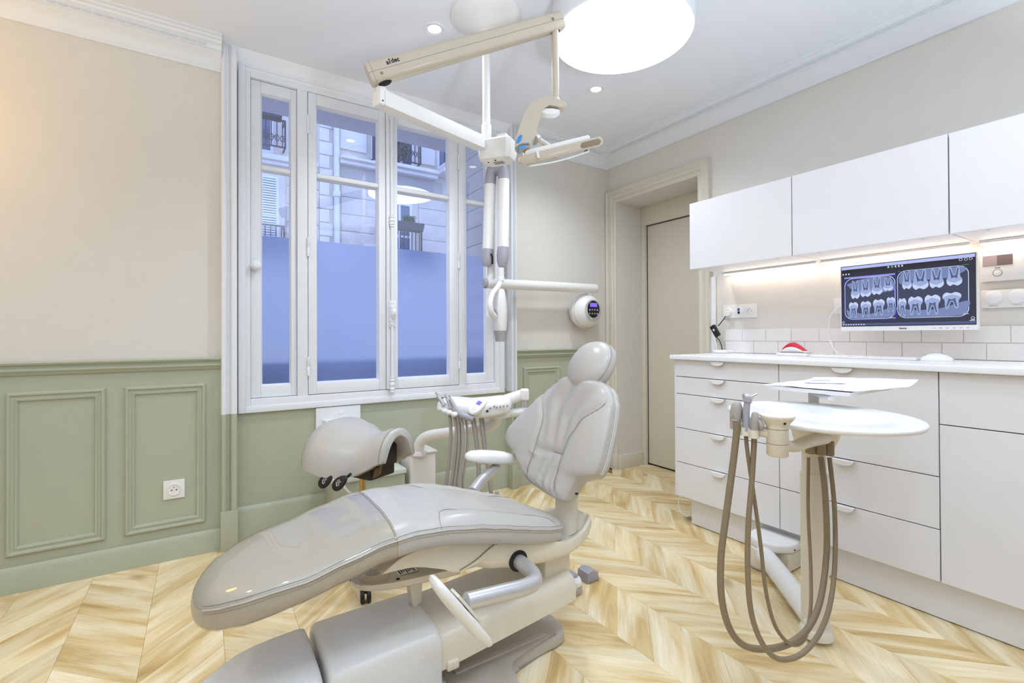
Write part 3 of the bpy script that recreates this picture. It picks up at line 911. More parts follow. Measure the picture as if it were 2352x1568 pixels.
def molar(u, v, w, h, down):
    """crown at (u,v); roots run away from the bite: upward for the upper row"""
    s = -1 if down else 1
    P = lambda du, dv: (u + du * w, v - s * dv * h)
    b = MB(); poly(b, [P(-.5, .05), P(-.30, -.10), P(-.05, -.02), P(.22, -.10), P(.5, .05), P(.52, .30), P(.40, .48), P(.36, 1.0), P(.20, 1.05), P(.06, .62), P(-.06, .62), P(-.22, 1.05), P(-.38, 1.0), P(-.42, .48), P(-.53, .30)], .0010)
    obj('tooth_shape', b, tooth, scr)
    b = MB(); poly(b, [P(-.5, .05), P(-.30, -.10), P(-.05, -.02), P(.22, -.10), P(.5, .05), P(.52, .26), P(.40, .20), P(.1, .10), P(-.1, .10), P(-.40, .20), P(-.52, .26)], .0013)
    obj('enamel_cap', b, enamel, scr)
    b = MB(); poly(b, [P(-.2, .34), P(0, .40), P(.2, .34), P(.22, .48), P(.30, .92), P(.22, .92), P(.08, .54), P(-.08, .54), P(-.26, .92), P(-.32, .92), P(-.22, .48)], .0013)
    obj('pulp_chamber', b, pulp, scr)
b = MB(); poly(b, [(.05, .30), (.20, .225), (.38, .225), (.44, .33), (.44, .44), (.30, .47), (.15, .47), (.10, .40)], .0007); obj('jaw_bone', b, bone, scr)
b = MB(); poly(b, [(.045, .72), (.10, .76), (.25, .80), (.44, .70), (.445, .80), (.38, .868), (.10, .868), (.06, .82)], .0007); obj('jaw_bone', b, bone, scr)
b = MB(); poly(b, [(.475, .25), (.54, .175), (.90, .175), (.93, .24), (.80, .32), (.60, .32), (.49, .36)], .0007); obj('jaw_bone', b, bone, scr)
b = MB(); poly(b, [(.47, .70), (.56, .76), (.75, .76), (.945, .66), (.945, .78), (.89, .865), (.52, .868), (.48, .80)], .0007); obj('jaw_bone', b, bone, scr)
for u, v, w, h, dn in ((.125, .52, .070, .26, False), (.212, .50, .082, .24, False), (.305, .475, .082, .24, False), (.392, .43, .07, .18, False),
                       (.108, .62, .075, .22, True), (.212, .615, .082, .22, True), (.318, .595, .088, .22, True), (.412, .57, .06, .20, True),
                       (.535, .42, .066, .24, False), (.632, .435, .108, .26, False), (.745, .43, .092, .25, False), (.862, .415, .096, .24, False),
                       (.500, .60, .056, .24, True), (.595, .585, .098, .24, True), (.715, .575, .102, .25, True), (.845, .55, .115, .20, True)):
    molar(u, v, w, h, dn)
b = MB(); spatch(b, .448, .4515, .165, .895, .0012); spatch(b, .030, .448, .893, .897, .0012); spatch(b, .030, .0325, .2, .895, .0012)
obj('selection_frame', b, emat('screen_blue_line', (40, 60, 220), 1.0), scr)
icons = emat('screen_icon', (214, 220, 240), 1.0)
b = MB()
for u in (.39, .445, .47, .495): spatch(b, u, u + .012, .064, .090, .0002)
for u in (.02, .042, .064, .086, .108, .13, .152, .174, .196): spatch(b, u - .006, u + .006, .960, .977, .0004)
for u in (.02, .045, .07): spatch(b, u - .006, u + .006, .120, .140, .0004)
spatch(b, .40, .445, .870, .878, .0015); spatch(b, .92, .952, .840, .848, .0015); spatch(b, .965, .99, .925, .932, .0004); spatch(b, .955, .99, .938, .945, .0004)
obj('screen_icons', b, icons, scr)['kind'] = 'stuff'
b = MB(); spatch(b, .418, .432, .062, .092, .0003); spatch(b, .915, .955, .150, .154, .0012); spatch(b, .468, .49, .163, .166, .0012); spatch(b, .41, .445, .206, .209, .0012)
obj('green_marks', b, emat('screen_green', (60, 190, 90), 1.0), scr)['kind'] = 'stuff'
for u, v in ((.905, .075), (.938, .078), (.968, .075), (.978, .905), (.02, .93)):
    y, z = sc(u, v); b = MB()
    pts = [(XM - .0045, y + .0050 * math.cos(a), z + .0050 * math.sin(a)) for a in [2 * PI * k / 14 for k in range(15)]]
    b.tube(pts, .0008, 5, cap=False); obj('round_icon', b, icons, scr)
b = MB()
for k in range(6): b.box(XM - .0022, XM - .0009, .745 - k * .022, .752 - k * .022, 1.1275, 1.1295)
obj('bezel_buttons', b, M['stitch'], t)['kind'] = 'stuff'
obj('maker_print', text_mesh('iiyama', .011, (XM - .0015, .861, 1.1295), (0, -1, 0), (0, 0, 1)), M['ink'], t, smooth=False)

# wall intercom and the plate with two dimmers
t = thing('wall_intercom', (2.85, .50, 1.39), 'white wall intercom with dark little display right of the monitor', 'intercom')
obj('housing', MB().box(2.842, 2.8655, .36, .631, 1.327, 1.457, .005), M['plastic'], t)
obj('display', MB().box(2.8405, 2.843, .531, .622, 1.393, 1.437), mat('intercom_screen', (122, 106, 100), 0.12), t)
obj('display', MB().box(2.8400, 2.8435, .578, .622, 1.394, 1.436), mat('intercom_screen_lit', (176, 158, 156), 0.12), t)
b = MB(); b.lathe([(.0125, 0), (.012, .003), (.009, .0035)], (2.842, .577, 1.362), (-1, 0, 0), 24); obj('call_button', b, M['plastic'], t)
pts = [(2.8415, .577 + .0145 * math.cos(a), 1.362 + .0145 * math.sin(a)) for a in [2 * PI * k / 24 for k in range(25)]]
obj('button_ring', MB().tube(pts, .001, 6, cap=False), M['stitch'], t)
obj('print', text_mesh('urmet', .007, (2.8415, .577, 1.384), (0, -1, 0), (0, 0, 1)), M['ink'], t, smooth=False)
for k in range(5):
    b = MB(); b.lathe([(.006, 0), (.006, .002)], (2.842, .498, 1.431 - .0165 * k), (-1, 0, 0), 16); obj('key', b, M['worktop'], t)
obj('status_led', MB().ball((2.842, .514, 1.350), .0016, .0016, .0016, 8, 6), M['green_led'], t)
t = thing('dimmer_plate', (2.85, .50, 1.25), 'white wall plate with two round knobs below the intercom', 'switch')
obj('cover_plate', MB().box(2.845, 2.8655, .36, .632, 1.213, 1.290, .005), M['plastic'], t)
for y in (.591, .519, .447):
    obj('knob', MB().lathe([(.028, 0), (.027, .010), (.023, .013)], (2.845, y, 1.257), (-1, 0, 0), 30), M['worktop'], t)
for y in (.592, .519): obj('printed_line', MB().box(2.8443, 2.8452, y - .014, y + .014, 1.2212, 1.2226), M['stitch'], t)

# ------------------------------------------------ on the worktop
t = thing('handheld_scanner', (2.74, 1.36, .986), 'red and white handheld device resting in its flat white cradle', 'scanner')
obj('cradle', MB().box(2.690, 2.775, 1.272, 1.435, .9865, 1.002, .004), M['plastic'], t)
def arch(u):    # profile along the device, u 0..1 from left to right
    y = 1.425 - u * .142
    return y, 1.008 + .052 * math.sin(PI * min(1, u * 1.05) ** .85)
def shell(z0, z1, w, m, nm, u0=0.0, u1=1.0):
    rings = []
    for i in range(15):
        u = u0 + (u1 - u0) * i / 14; y, z = arch(u)
        zt, zb = z * z1 + (1 - z1) * 1.003, z * z0 + (1 - z0) * 1.003
        if zt - zb < .001: zt = zb + .001
        rings.append([(2.733 + w * math.cos(a) * (1 if abs(math.cos(a)) > .2 else .8), y, (zt + zb) / 2 + (zt - zb) / 2 * math.sin(a)) for a in [2 * PI * k / 14 for k in range(14)]])
    return obj(nm, MB().loft(rings), m, t)
shell(.35, 1.0, .022, M['red'], 'red_shell', .08, .88)
shell(0.0, .72, .026, M['plastic'], 'white_shell', .05, .97)
shell(.1, .55, .021, M['hose_grey'], 'nozzle', .90, 1.06)
shell(0.0, .35, .024, M['red'], 'red_tip', 0.0, .08)

t = thing('keyboard', (2.60, 1.03, .986), 'flat white keyboard lying on worktop below the monitor', 'keyboard')
obj('base', MB().box(2.635, 2.745, .795, 1.235, .9865, .994, .003), M['plastic'], t)
pad = bpy.data.meshes.new('key')
bm = MB().box(-.0072, .0072, -.0075, .0075, 0, .003, .0012, 1).done(); bm.to_mesh(pad); bm.free(); pad.materials.append(M['worktop'])
for r in range(5):
    for c in range(24):
        o = bpy.data.objects.new('key', pad); COL.objects.link(o)
        o.location = (2.650 + r * .019 - 2.60, .807 + c * .0181 - 1.03, .994 - .986); o.parent = t
t = thing('mouse', (2.66, .74, .986), 'white computer mouse right of the keyboard', 'mouse')
rings = []
for i in range(12):
    u = i / 11; w = .030 * (math.sin(PI * (.08 + .84 * u)) ** .5); h = .032 * math.sin(PI * (.10 + .82 * u)) ** .7
    rings.append([(2.672 + w * math.cos(a), .785 - u * .105, .987 + (h * math.sin(a) if math.sin(a) > 0 else .002 * math.sin(a))) for a in [2 * PI * k / 20 for k in range(20)]])
obj('shell', MB().loft(rings), M['plastic'], t)
obj('wheel', MB().lathe([(.004, -.003), (.006, 0), (.004, .003)], (2.672, .772, 1.008), (1, 0, 0), 12), M['hose_grey'], t)
t = thing('mouse_pad_edge', (2.60, .83, .986), 'thin white wrist rest edge at right end of the keyboard', 'wrist rest') if False else None

# cable loop hanging under the end cabinet
tag(obj('loose_cable', MB().tube([(2.42, 1.835, .160), (2.405, 1.868, .12), (2.40, 1.855, .050), (2.405, 1.805, .035), (2.42, 1.790, .10), (2.45, 1.80, .158)], .0035, 8, 6), M['plastic']),
    'white cable looping down below the doorway end of the drawers', 'cable')

# =================================================================== LEFT: wall socket
t = thing('wall_socket', (-.119, YW, .35), 'white square socket set low in the green wall panel', 'socket')
YP = YW - .006
obj('cover_plate', MB().box(-.163, -.075, YP - .009, YP, .300, .392, .003), M['plastic'], t)
obj('insert', MB().lathe([(.030, 0), (.030, .004), (.027, .006), (.026, .003)], (-.119, YP - .009, .346), (0, -1, 0), 28), M['plastic'], t)
for dx, dz in ((-.010, -.002), (.010, -.002)):
    obj('pin_hole', MB().lathe([(.003, 0), (.003, .001)], (-.119 + dx, YP - .0125, .346 + dz), (0, -1, 0), 10), M['dark'], t)
obj('earth_pin', MB().lathe([(.003, 0), (.003, .004)], (-.119, YP - .0125, .359), (0, -1, 0), 10), M['chrome'], t)

# =================================================================== CEILING
LZ = 2.462
t = thing('ceiling_lamp', (1.605, 1.541, CEIL), 'large round glowing ceiling lamp', 'lamp')
obj('rim', MB().lathe([(.302, CEIL), (.309, CEIL - .004), (.3145, CEIL - .02), (.3145, LZ + .004), (.3085, LZ), (.3085, LZ + .010)], (1.605, 1.541, 0), seg=72, cap=False), M['trim'], t)
obj('diffuser', MB().lathe([(.3082, LZ + .008), (.3082, LZ), (.20, LZ - .002), (.0, LZ - .003)], (1.605, 1.541, 0), seg=72), emat('lamp_diffuser', (236, 245, 255), DISC_POWER), t)
SPOT = emat('spot_glass', (255, 240, 226), DOWNLIGHT_POWER)
for (x, y, z), lab in zip(SPOTS_SEEN, ('small round spotlight in the ceiling left of the lamp mount', 'small round spotlight in the ceiling right of the big lamp')):
    t = thing('ceiling_spot', (x, y, CEIL), lab, 'spotlight', None)
    obj('bezel', MB().lathe([(.055, CEIL), (.055, CEIL - .003), (.050, CEIL - .007), (.036, CEIL - .005), (.031, CEIL + .0)], (x, y, 0), seg=40, cap=False), M['trim'], t)
    obj('lens', MB().lathe([(.031, CEIL - .001), (.031, CEIL - .003), (0, CEIL - .0035)], (x, y, 0), seg=32), SPOT, t)

# =================================================================== DENTAL CHAIR (long axis along X)
chair = thing('dental_chair', (0.60, 1.425, 0), 'reclined grey upholstered dental chair with round headrest on a taupe floor base', 'dental chair')
SEAT = [(-.024, 1.420, .012, .441, .450, .003), (-.0225, 1.420, .030, .437, .454, .007), (-.0195, 1.420, .046, .433, .458, .011), (-.015, 1.420, .062, .430, .462, .014), (-.008, 1.420, .080, .4285, .466, .018), (0, 1.420, .095, .428, .470, .022), (.013, 1.420, .114, .428, .476, .026), (.03, 1.421, .133, .430, .482, .030),
        (.08, 1.423, .168, .443, .497, .034), (.14, 1.425, .190, .458, .511, .036), (.205, 1.425, .202, .474, .520, .037), (.305, 1.427, .208, .498, .545, .038),
        (.40, 1.428, .210, .518, .566, .038), (.48, 1.428, .210, .524, .571, .038), (.56, 1.427, .210, .520, .566, .036), (.67, 1.425, .208, .498, .548, .035),
        (.75, 1.425, .204, .478, .528, .033), (.83, 1.422, .194, .454, .505, .030), (.90, 1.418, .180, .436, .484, .028), (.97, 1.412, .160, .420, .464, .026),
        (1.03, 1.405, .125, .404, .446, .020), (1.068, 1.402, .075, .398, .436, .015), (1.085, 1.400, .020, .400, .426, .006)]
def bolster(x, u):
    """low padded ridges along both thighs, with a fine puckered edge"""
    if x < .53: return 0.0
    k = min(1, (x - .53) / .10) * max(0, min(1, (1.02 - x) / .06))
    a = abs(u)
    g = math.exp(-((a - .80) / .16) ** 2) * .010 - math.exp(-((a - .58) / .035) ** 2) * .004
    return k * g
def seat_ring(x, grow=0.0, n=34):
    yc, hw, zb, zs, cr = lerp_table(SEAT, x)
    hw += grow; zs += grow * .3; cr += grow
    ring = [(x, yc - hw * .96, zb - grow), (x, yc - hw * .995, zb + (zs - zb) * .12), (x, yc - hw * 1.0, zb + (zs - zb) * .5), (x, yc - hw * 1.004, zb + (zs - zb) * .85)]
    for i in range(n + 1):
        th = PI * i / n
        u = -math.cos(th)
        u = math.copysign(abs(u) ** .80, u)
        s = (1 - abs(u) ** 3.2) ** .62
        ring.append((x, yc + u * hw, zs + cr * s + bolster(x, u)))
    ring += [(x, yc + hw * 1.004, zb + (zs - zb) * .85), (x, yc + hw, zb + (zs - zb) * .5), (x, yc + hw * .995, zb + (zs - zb) * .12), (x, yc + hw * .96, zb - grow)]
    return ring
def surf(x, u, lift=.001):
    yc, hw, zb, zs, cr = lerp_table(SEAT, x)
    return Vector((x, yc + u * hw, zs + cr * (1 - min(1, abs(u)) ** 3.2) ** .62 + bolster(x, u) + lift))
xs = [-.024, -.0232, -.0222, -.021, -.0192, -.017, -.014, -.010, -.005, 0, .006, .013, .021, .03, .05, .08, .11, .14, .17, .205] + [.205 + .025 * i for i in range(1, 34)] + [1.04, 1.055, 1.068, 1.077, 1.083]
xs = sorted(set(round(x, 4) for x in xs if x <= 1.083))
seat = obj('seat_cushion', MB().loft([seat_ring(x) for x in xs]), M['leather'], chair, angle=50)
# piping along the top edge, double stitch below it
for side in (-1, 1):
    def edge(x, dz, out):
        yc, hw, zb, zs, cr = lerp_table(SEAT, x)
        return (x, yc + side * (hw * 1.004 + out), zs + dz)
    xx = [x for x in xs if -.005 < x < 1.075]
    obj('piping', MB().tube([edge(x, 0, .0005) for x in xx], .0024, 6), M['leather'], seat)
    for dz in (-.010, .008):
        obj('stitch_line', MB().tube([edge(x, dz, .0002 if dz < 0 else -.004) for x in xx], .0007, 4), M['stitch'], seat)
for side in (-1, 1):
    path = [(.555, side * .998), (.562, side * .85), (.580, side * .70), (.63, side * .60), (.72, side * .57), (.80, side * .57), (.88, side * .60), (.95, side * .70), (1.0, side * .88), (1.02, side * .99)]
    P = [surf(p.x, max(-.998, min(.998, p.y)), .0004) for p in curve([(a, b_, 0) for a, b_ in path], 6)]
    obj('seam', MB().tube(P, .0010, 5), M['stitch'], seat)
obj('seam', MB().tube([surf(.425, u, .0006) for u in [-.995 + 1.99 * i / 30 for i in range(31)]], .0014, 5), M['stitch'], seat)
# clear vinyl sleeve over the foot end
vx = [x for x in xs if x <= .43]
def wrinkle(ring, x):
    return [(a, b_, c + .0012 * noise.noise(Vector((a * 18, b_ * 18, 0)))) for a, b_, c in ring]
sl = obj('clear_cover', MB().loft([wrinkle(seat_ring(x, .0022), x) for x in [-.0243] + vx if x > -.0257], True, True), M['vinyl'], chair, angle=60)
ring = seat_ring(.428, .0026)
obj('cover_hem', MB().tube(ring + ring[:1], .0010, 5), M['vinyl'], sl)

# front shell under the knee
pts = [(.40, .468), (.46, .500), (.54, .508), (.64, .494), (.74, .468), (.765, .452), (.71, .428), (.628, .412), (.58, .434), (.50, .462), (.44, .468)]
obj('front_shell', MB().slab([(p.x, 1.262, p.y) for p in curve([(a, b_, 0) for a, b_ in pts + pts[:1]], 4)[:-1]], (0, .325, 0), .008, 3), M['plastic_warm'], chair, angle=50)
# seat carrier: tub that rises into a scoop behind the seat
BODY = [(.63, .130, .405, .450, .450), (.70, .148, .385, .470, .470), (.76, .158, .364, .466, .466), (.88, .162, .340, .440, .440), (.97, .160, .334, .420, .418), (1.05, .152, .336, .396, .384),
        (1.10, .142, .342, .396, .362), (1.15, .125, .350, .404, .356), (1.19, .103, .358, .412, .362), (1.225, .075, .368, .414, .380), (1.25, .045, .378, .412, .396), (1.262, .015, .390, .406, .402)]
def body_ring(x, n=24):
    hw, zb, zs, zc = lerp_table(BODY, x); yc = 1.422
    r = []
    for i in range(n + 1):     # belly
        th = PI * i / n
        c, s_ = math.cos(th), math.sin(th)
        r.append((x, yc - hw * math.copysign(abs(c) ** .55, c), zs - .012 + (zb - zs + .012) * s_ ** .42))
    for i in range(n + 1):     # top, dished when zc < zs
        u = 1 - 2 * i / n
        w = min(.018, hw * .35)
        inner = max(0, 1 - (abs(u) * hw / max(hw - w, .001)) ** 4) if abs(u) * hw < hw - w else 0
        r.append((x, yc + hw * u * .985, zs + (zc - zs) * inner))
    return r
bx = [.63 + .02 * i for i in range(31)] + [1.24, 1.25, 1.257, 1.262]
carrier = obj('seat_carrier', MB().loft([body_ring(x) for x in bx]), M['plastic_warm'], chair, angle=45)
obj('arm_socket', MB().lathe([(.030, .0), (.033, .002), (.033, .008), (.030, .010)], (.838, 1.2665, .392), (0, -1, 0), 28), M['dark'], carrier)
# cover line between front shell and carrier
obj('cover_joint', MB().tube([(.632, 1.2615, .418), (.68, 1.2608, .432), (.72, 1.2602, .452), (.75, 1.26, .466)],   .0016, 6, 4), M['hose'], carrier)
b = MB()
b.box(1.00, 1.115, 1.335, 1.515, .235, .355, .012, 3)
obj('tilt_housing', b, M['plastic_warm'], chair)
# open tray below the knee, with cable opening and maker's label
TR = [(.372, .008, .368, .374), (.378, .036, .358, .374), (.392, .056, .350, .373), (.42, .068, .343, .371), (.47, .076, .335, .367), (.55, .080, .328, .362), (.65, .084, .322, .358), (.70, .085, .320, .356)]
def tray_ring(x, n=12):
    hw, zb, zt = lerp_table(TR, x); yc = 1.475; w = min(.010, hw * .3)
    r = [(x, yc - hw * math.cos(PI * i / n), zt - (zt - zb) * math.sin(PI * i / n) ** .4) for i in range(n + 1)]
    r += [(x, yc + hw - w, zt), (x, yc + hw - w * 1.6, zt - .010), (x, yc - hw + w * 1.6, zt - .010), (x, yc - hw + w, zt)]
    return r
tr = obj('cable_tray', MB().loft([tray_ring(x) for x in [.372, .375, .378, .384, .392, .405, .42, .445, .47, .51, .55, .6, .65, .70]]), M['plastic_warm'], chair, angle=45)
obj('cable_boss', MB().lathe([(.040, .356), (.036, .366), (.026, .374), (.021, .374), (.018, .366)], (.445, 1.478, 0), seg=28, sx=1.25), M['plastic_warm'], tr)
obj('cable_hole', MB().lathe([(.0205, .3742), (.0205, .3746)], (.445, 1.478, 0), seg=24, sx=1.25), M['base_tan'], tr)
obj('rating_label', MB().box(.515, .58, 1.45, 1.50, .3545, .3551), M['paper'], tr)
b = MB()
for i in range(7): b.box(.522 + i * .0075, .526 + i * .0075, 1.455 + (i % 3) * .006, 1.492, .3551, .3554)
obj('label_print', b, M['ink'], tr)['kind'] = 'stuff'
obj('fixing_hole', MB().lathe([(.006, .3565), (.006, .3572)], (.505, 1.43, 0), seg=14), M['dark'], tr)
obj('cable_clip', MB().slab([(.590, 1.50, .352), (.597, 1.50, .352), (.606, 1.50, .386), (.616, 1.50, .352), (.622, 1.50, .352), (.610, 1.50, .396), (.602, 1.50, .396)], (0, .004, 0)), M['black'], tr)
obj('stop_foot', MB().slab([(.543, 1.435, .33), (.588, 1.435, .33), (.584, 1.435, .262), (.566, 1.435, .247), (.556, 1.435, .252)], (0, .04, 0), .003), M['plastic_warm'], tr)
obj('link_arm', MB().box(.70, .80, 1.42, 1.53, .325, .385, .006), M['plastic_warm'], chair)

# lift arm and the two foot housings
def arch(x, hw, zl, zt, yc=1.427, n=28, e=.34):
    r = []
    for i in range(n + 1):
        th = PI * i / n; c = math.cos(th)
        r.append((x, yc - hw * math.copysign(abs(c) ** .42, c), zl + (zt - zl) * math.sin(th) ** e))
    return r
obj('lift_arm', MB().loft([arch(x, hw, zl, zt) for x, hw, zl, zt in ((.575, .138, .128, .232), (.582, .142, .128, .236), (.70, .143, .140, .243), (.90, .143, .160, .256), (1.09, .142, .180, .268), (1.098, .139, .181, .265))]), M['plastic_warm'], chair, angle=50)
obj('lift_lip', MB().box(.600, .640, 1.277, 1.577, .120, .150, .008, 3), M['plastic_warm'], chair)
h2 = obj('middle_housing', MB().loft([arch(x, hw, .085, zt, e=.20) for x, hw, zt in ((.272, .134, .226), (.276, .142, .238), (.284, .146, .244), (.43, .147, .247), (.565, .147, .249), (.580, .146, .248), (.584, .144, .244))]), M['base_grey'], chair, angle=50)
def nose(x): return .148 * max(0.0, 1 - ((.262 - x) / .292) ** 2) ** .5
NX = [-.029, -.027, -.022, -.012, 0, .02, .045, .08, .12, .17, .22, .245]
obj('front_housing', MB().loft([arch(x, max(nose(x), .006), .075, .212 + .028 * min(1, (x + .03) / .12), e=.20) for x in NX] + [arch(.255, .145, .075, .236, e=.20), arch(.260, .138, .075, .224, e=.20)]), M['base_grey'], chair, angle=50)
obj('front_lip', MB().loft([arch(x - .022, max(nose(x) + .022, .01), .038, .084, e=.2) for x in NX] + [arch(.255, .165, .038, .084, e=.2)]), M['plastic'], chair, angle=50)
pts = [(-.02, 1.37), (-.04, 1.425), (-.02, 1.48), (.25, 1.535), (.29, 1.57), (.31, 1.60), (.33, 1.76), (.74, 1.76), (.77, 1.60), (.80, 1.555), (.86, 1.545), (1.04, 1.535), (1.085, 1.505), (1.112, 1.45), (1.110, 1.375), (1.085, 1.338), (1.05, 1.330),
       (.875, 1.330), (.835, 1.318), (.812, 1.29), (.795, 1.09), (.33, 1.09), (.31, 1.26), (.29, 1.30), (.25, 1.325)]
pl = obj('floor_plate', MB().slab([(a, b_, .004) for a, b_ in pts], (0, 0, .044), .016, 4), M['base_tan'], chair, angle=60)
obj('raised_rib', MB().box(.66, 1.02, 1.350, 1.378, .044, .054, .005, 3), M['base_tan'], pl)
obj('housing_skirt', MB().box(.27, .600, 1.286, 1.568, .046, .088, .004), M['base_tan'], chair)

# near armrest, folded down; far armrest level
bar = obj('armrest_bar', MB().tube([(.838, 1.30, .392), (.838, 1.235, .391), (.832, 1.175, .390), (.805, 1.130, .392), (.755, 1.115, .396), (.68, 1.112, .404), (.575, 1.110, .414)], .0225, 20, 6), M['satin'], chair)
a0, a1 = Vector((.480, 1.105, .500)), Vector((.635, 1.105, .292))
ax = (a1 - a0).normalized(); nr = Vector((-ax.z, 0, ax.x)); wd = Vector((0.0, 1, 0)); c0 = (a0 + a1) / 2; L2 = (a1 - a0).length / 2
if nr.x > 0: nr = -nr
def pad_mesh(c, ax, wd, nr, L2, W2, th):
    rings = []
    for t_, k in ((-th * .5, .86), (-th * .42, .95), (-th * .1, 1.0), (th * .3, .97), (th * .62, .82), (th * .80, .5), (th * .86, .15)):
        rings.append([c + nr * t_ + ax * (L2 * k * math.copysign(abs(math.cos(a)) ** .75, math.cos(a))) + wd * (W2 * k * math.copysign(abs(math.sin(a)) ** .75, math.sin(a))) for a in [2 * PI * i / 40 for i in range(40)]])
    return MB().loft(rings)
obj('armrest_pad', pad_mesh(c0, ax, wd, nr, L2 * 1.06, .046, .022), M['plastic'], bar, angle=50)
obj('pad_plate', MB().box(-.055, .055, -.022, .022, -.004, .004, .003, 2, Matrix.Translation(c0 - nr * .018) @ Matrix(((ax.x, wd.x, nr.x, 0), (ax.y, wd.y, nr.y, 0), (ax.z, wd.z, nr.z, 0), (0, 0, 0, 1)))), M['plastic_warm'], bar)
fb_ = obj('armrest_bar', MB().tube([(0.867, 1.62, 0.505), (0.945, 1.68, 0.527), (1.043, 1.735, 0.549)], .021, 18, 5), M['satin'], chair)
cpt = Vector((1.02, 1.735, 0.591)); d1 = (Vector((1.147, 1.735, 0.563)) - Vector((0.903, 1.735, 0.609)))
L1 = d1.length / 2; d1.normalize(); n1 = Vector((-d1.z, 0, d1.x))
if n1.z < 0: n1 = -n1
obj('armrest_pad', pad_mesh(cpt, d1, Vector((0, 1, 0)), n1, L1, .045, .034), M['plastic'], fb_, angle=50)
obj('pad_plate', MB().slab([cpt - n1 * .022 + d1 * a + Vector((0, b_, 0)) for a, b_ in ((-.08, -.03), (.10, -.03), (.10, .03), (-.08, .03))], n1 * .010, .004), M['plastic_warm'], fb_)

# back: upright, shell, cushion, headrest
def back_pt(y, z, n):     # z measured along the leaning plane, n = distance in front of it
    return Vector((1.085 + .42 * (z - .5) - n * .922, y, z + n * .387))
obj('back_upright', MB().loft([[(cx + .040 * math.cos(a), 1.425 + wy * math.sin(a), z + .012 * math.cos(a)) for a in [2 * PI * k / 24 for k in range(24)]] for cx, wy, z in ((1.165, .052, .365), (1.168, .050, .40), (1.170, .048, .45), (1.172, .047, .50), (1.185, .050, .56), (1.22, .055, .66))]), M['plastic_warm'], chair, angle=50)
BACK = [(.506, 1.420, 1.345), (.510, 1.470, 1.334), (.517, 1.530, 1.328), (.53, 1.588, 1.325), (.55, 1.632, 1.321), (.575, 1.676, 1.312), (.592, 1.698, 1.300), (.604, 1.722, 1.268), (.616, 1.762, 1.236), (.630, 1.800, 1.222), (.650, 1.819, 1.216),
        (.683, 1.814, 1.214), (.72, 1.783, 1.216), (.762, 1.741, 1.219), (.81, 1.693, 1.227), (.852, 1.652, 1.238), (.89, 1.615, 1.262), (.911, 1.590, 1.286), (.926, 1.562, 1.318), (.936, 1.520, 1.362), (.940, 1.47, 1.41)]
SL = [(.50, 1.546), (.557, 1.556), (.65, 1.542), (.725, 1.545), (.758, 1.552), (.797, 1.582), (.851, 1.640), (.95, 1.70)]
SR = [(.50, 1.363), (.557, 1.386), (.634, 1.380), (.697, 1.373), (.771, 1.344), (.842, 1.268), (.95, 1.20)]
def front_n(y, z, yl, yr):
    u = (y - yr) / (yl - yr) * 2 - 1
    n = .046 * max(0, 1 - abs(u) ** 2.6) ** .55
    sl, sr = lerp_table(SL, z)[0], lerp_table(SR, z)[0]
    for s in (sl, sr):
        n -= .0105 * math.exp(-((y - s) / .0105) ** 2)
    if sr < y < sl:
        m = (y - sr) / (sl - sr)
        n -= .015 * math.sin(PI * m) ** .5
        n -= .0105 * math.exp(-((z - .648 + .012 * (m - .5)) / .0085) ** 2)
        # soft creases of the centre panel
        w = math.sin(PI * m)
        if z > .655:
            n += .0088 * w * math.sin((m * 3.1 + .25 * math.sin(z * 22)) * 2 * PI) * min(1, (z - .655) / .05)
        else:
            n += .0075 * w * math.sin((m * 3.6 + z * 4) * 2 * PI) * min(1, (.655 - z) / .04)
    else:
        n += .006 * math.exp(-((z - .70) / .10) ** 2)
    return n
zs_ = [.506, .508, .511, .515, .520, .527] + [.536 + .0115 * i for i in range(33)] + [.912, .919, .926, .931, .935, .938, .940]
rings, backs = [], []
NF = 72
for z in zs_:
    yl, yr = lerp_table(BACK, z)
    e = min(1, (z - .505) / .028) ** .5 * min(1, (.9415 - z) / .030) ** .5
    front = []
    for i in range(NF + 1):
        c = -math.cos(PI * i / NF); c = math.copysign(abs(c) ** .85, c)
        y = (yl + yr) / 2 + c * (yl - yr) / 2
        front.append(back_pt(y, z, front_n(y, z, yl, yr) * e))
    T = .050 * max(e, .15)
    rim = [back_pt(yl + .002, z, -T * .4), back_pt(yl + .001, z, -T * .8), back_pt(yl - .006, z, -T)]
    rim2 = [back_pt(yr + .006, z, -T), back_pt(yr - .001, z, -T * .8), back_pt(yr - .002, z, -T * .4)]
    rings.append(front + rim + rim2)
back = obj('backrest', MB().loft(rings), M['leather'], chair, angle=60)
for T_ in (-.018, -.026):
    for side in (0, 1):
        P = [back_pt(lerp_table(BACK, z)[side] + (.0015 if side == 0 else -.0025), z, T_) for z in zs_ if .62 < z < .915]
        obj('stitch_line', MB().tube(P, .0016, 4), M['stitch_light'], back)
for T_ in (SL, SR):
    P = []
    for z in [.53 + .012 * i for i in range(32)]:
        y = lerp_table(T_, z)[0]; yl, yr = lerp_table(BACK, z)
        if yr + .012 < y < yl - .012: P.append(back_pt(y, z, front_n(y, z, yl, yr) + .0024))
    obj('seam', MB().tube(P, .0012, 5), M['stitch'], back)
P = []
for i in range(17):
    m = i / 16; y = 1.379 + (1.542 - 1.379) * m; z = .648 - .012 * (m - .5); yl, yr = lerp_table(BACK, z)
    P.append(back_pt(y, z, front_n(y, z, yl, yr) + .0012))
obj('seam', MB().tube(P, .0012, 5), M['stitch'], back)
obj('side_screw', MB().lathe([(.008, 0), (.008, .003)], back_pt(1.3225, .548, -.028), (0, -1, 0), 14), M['dark'], back)
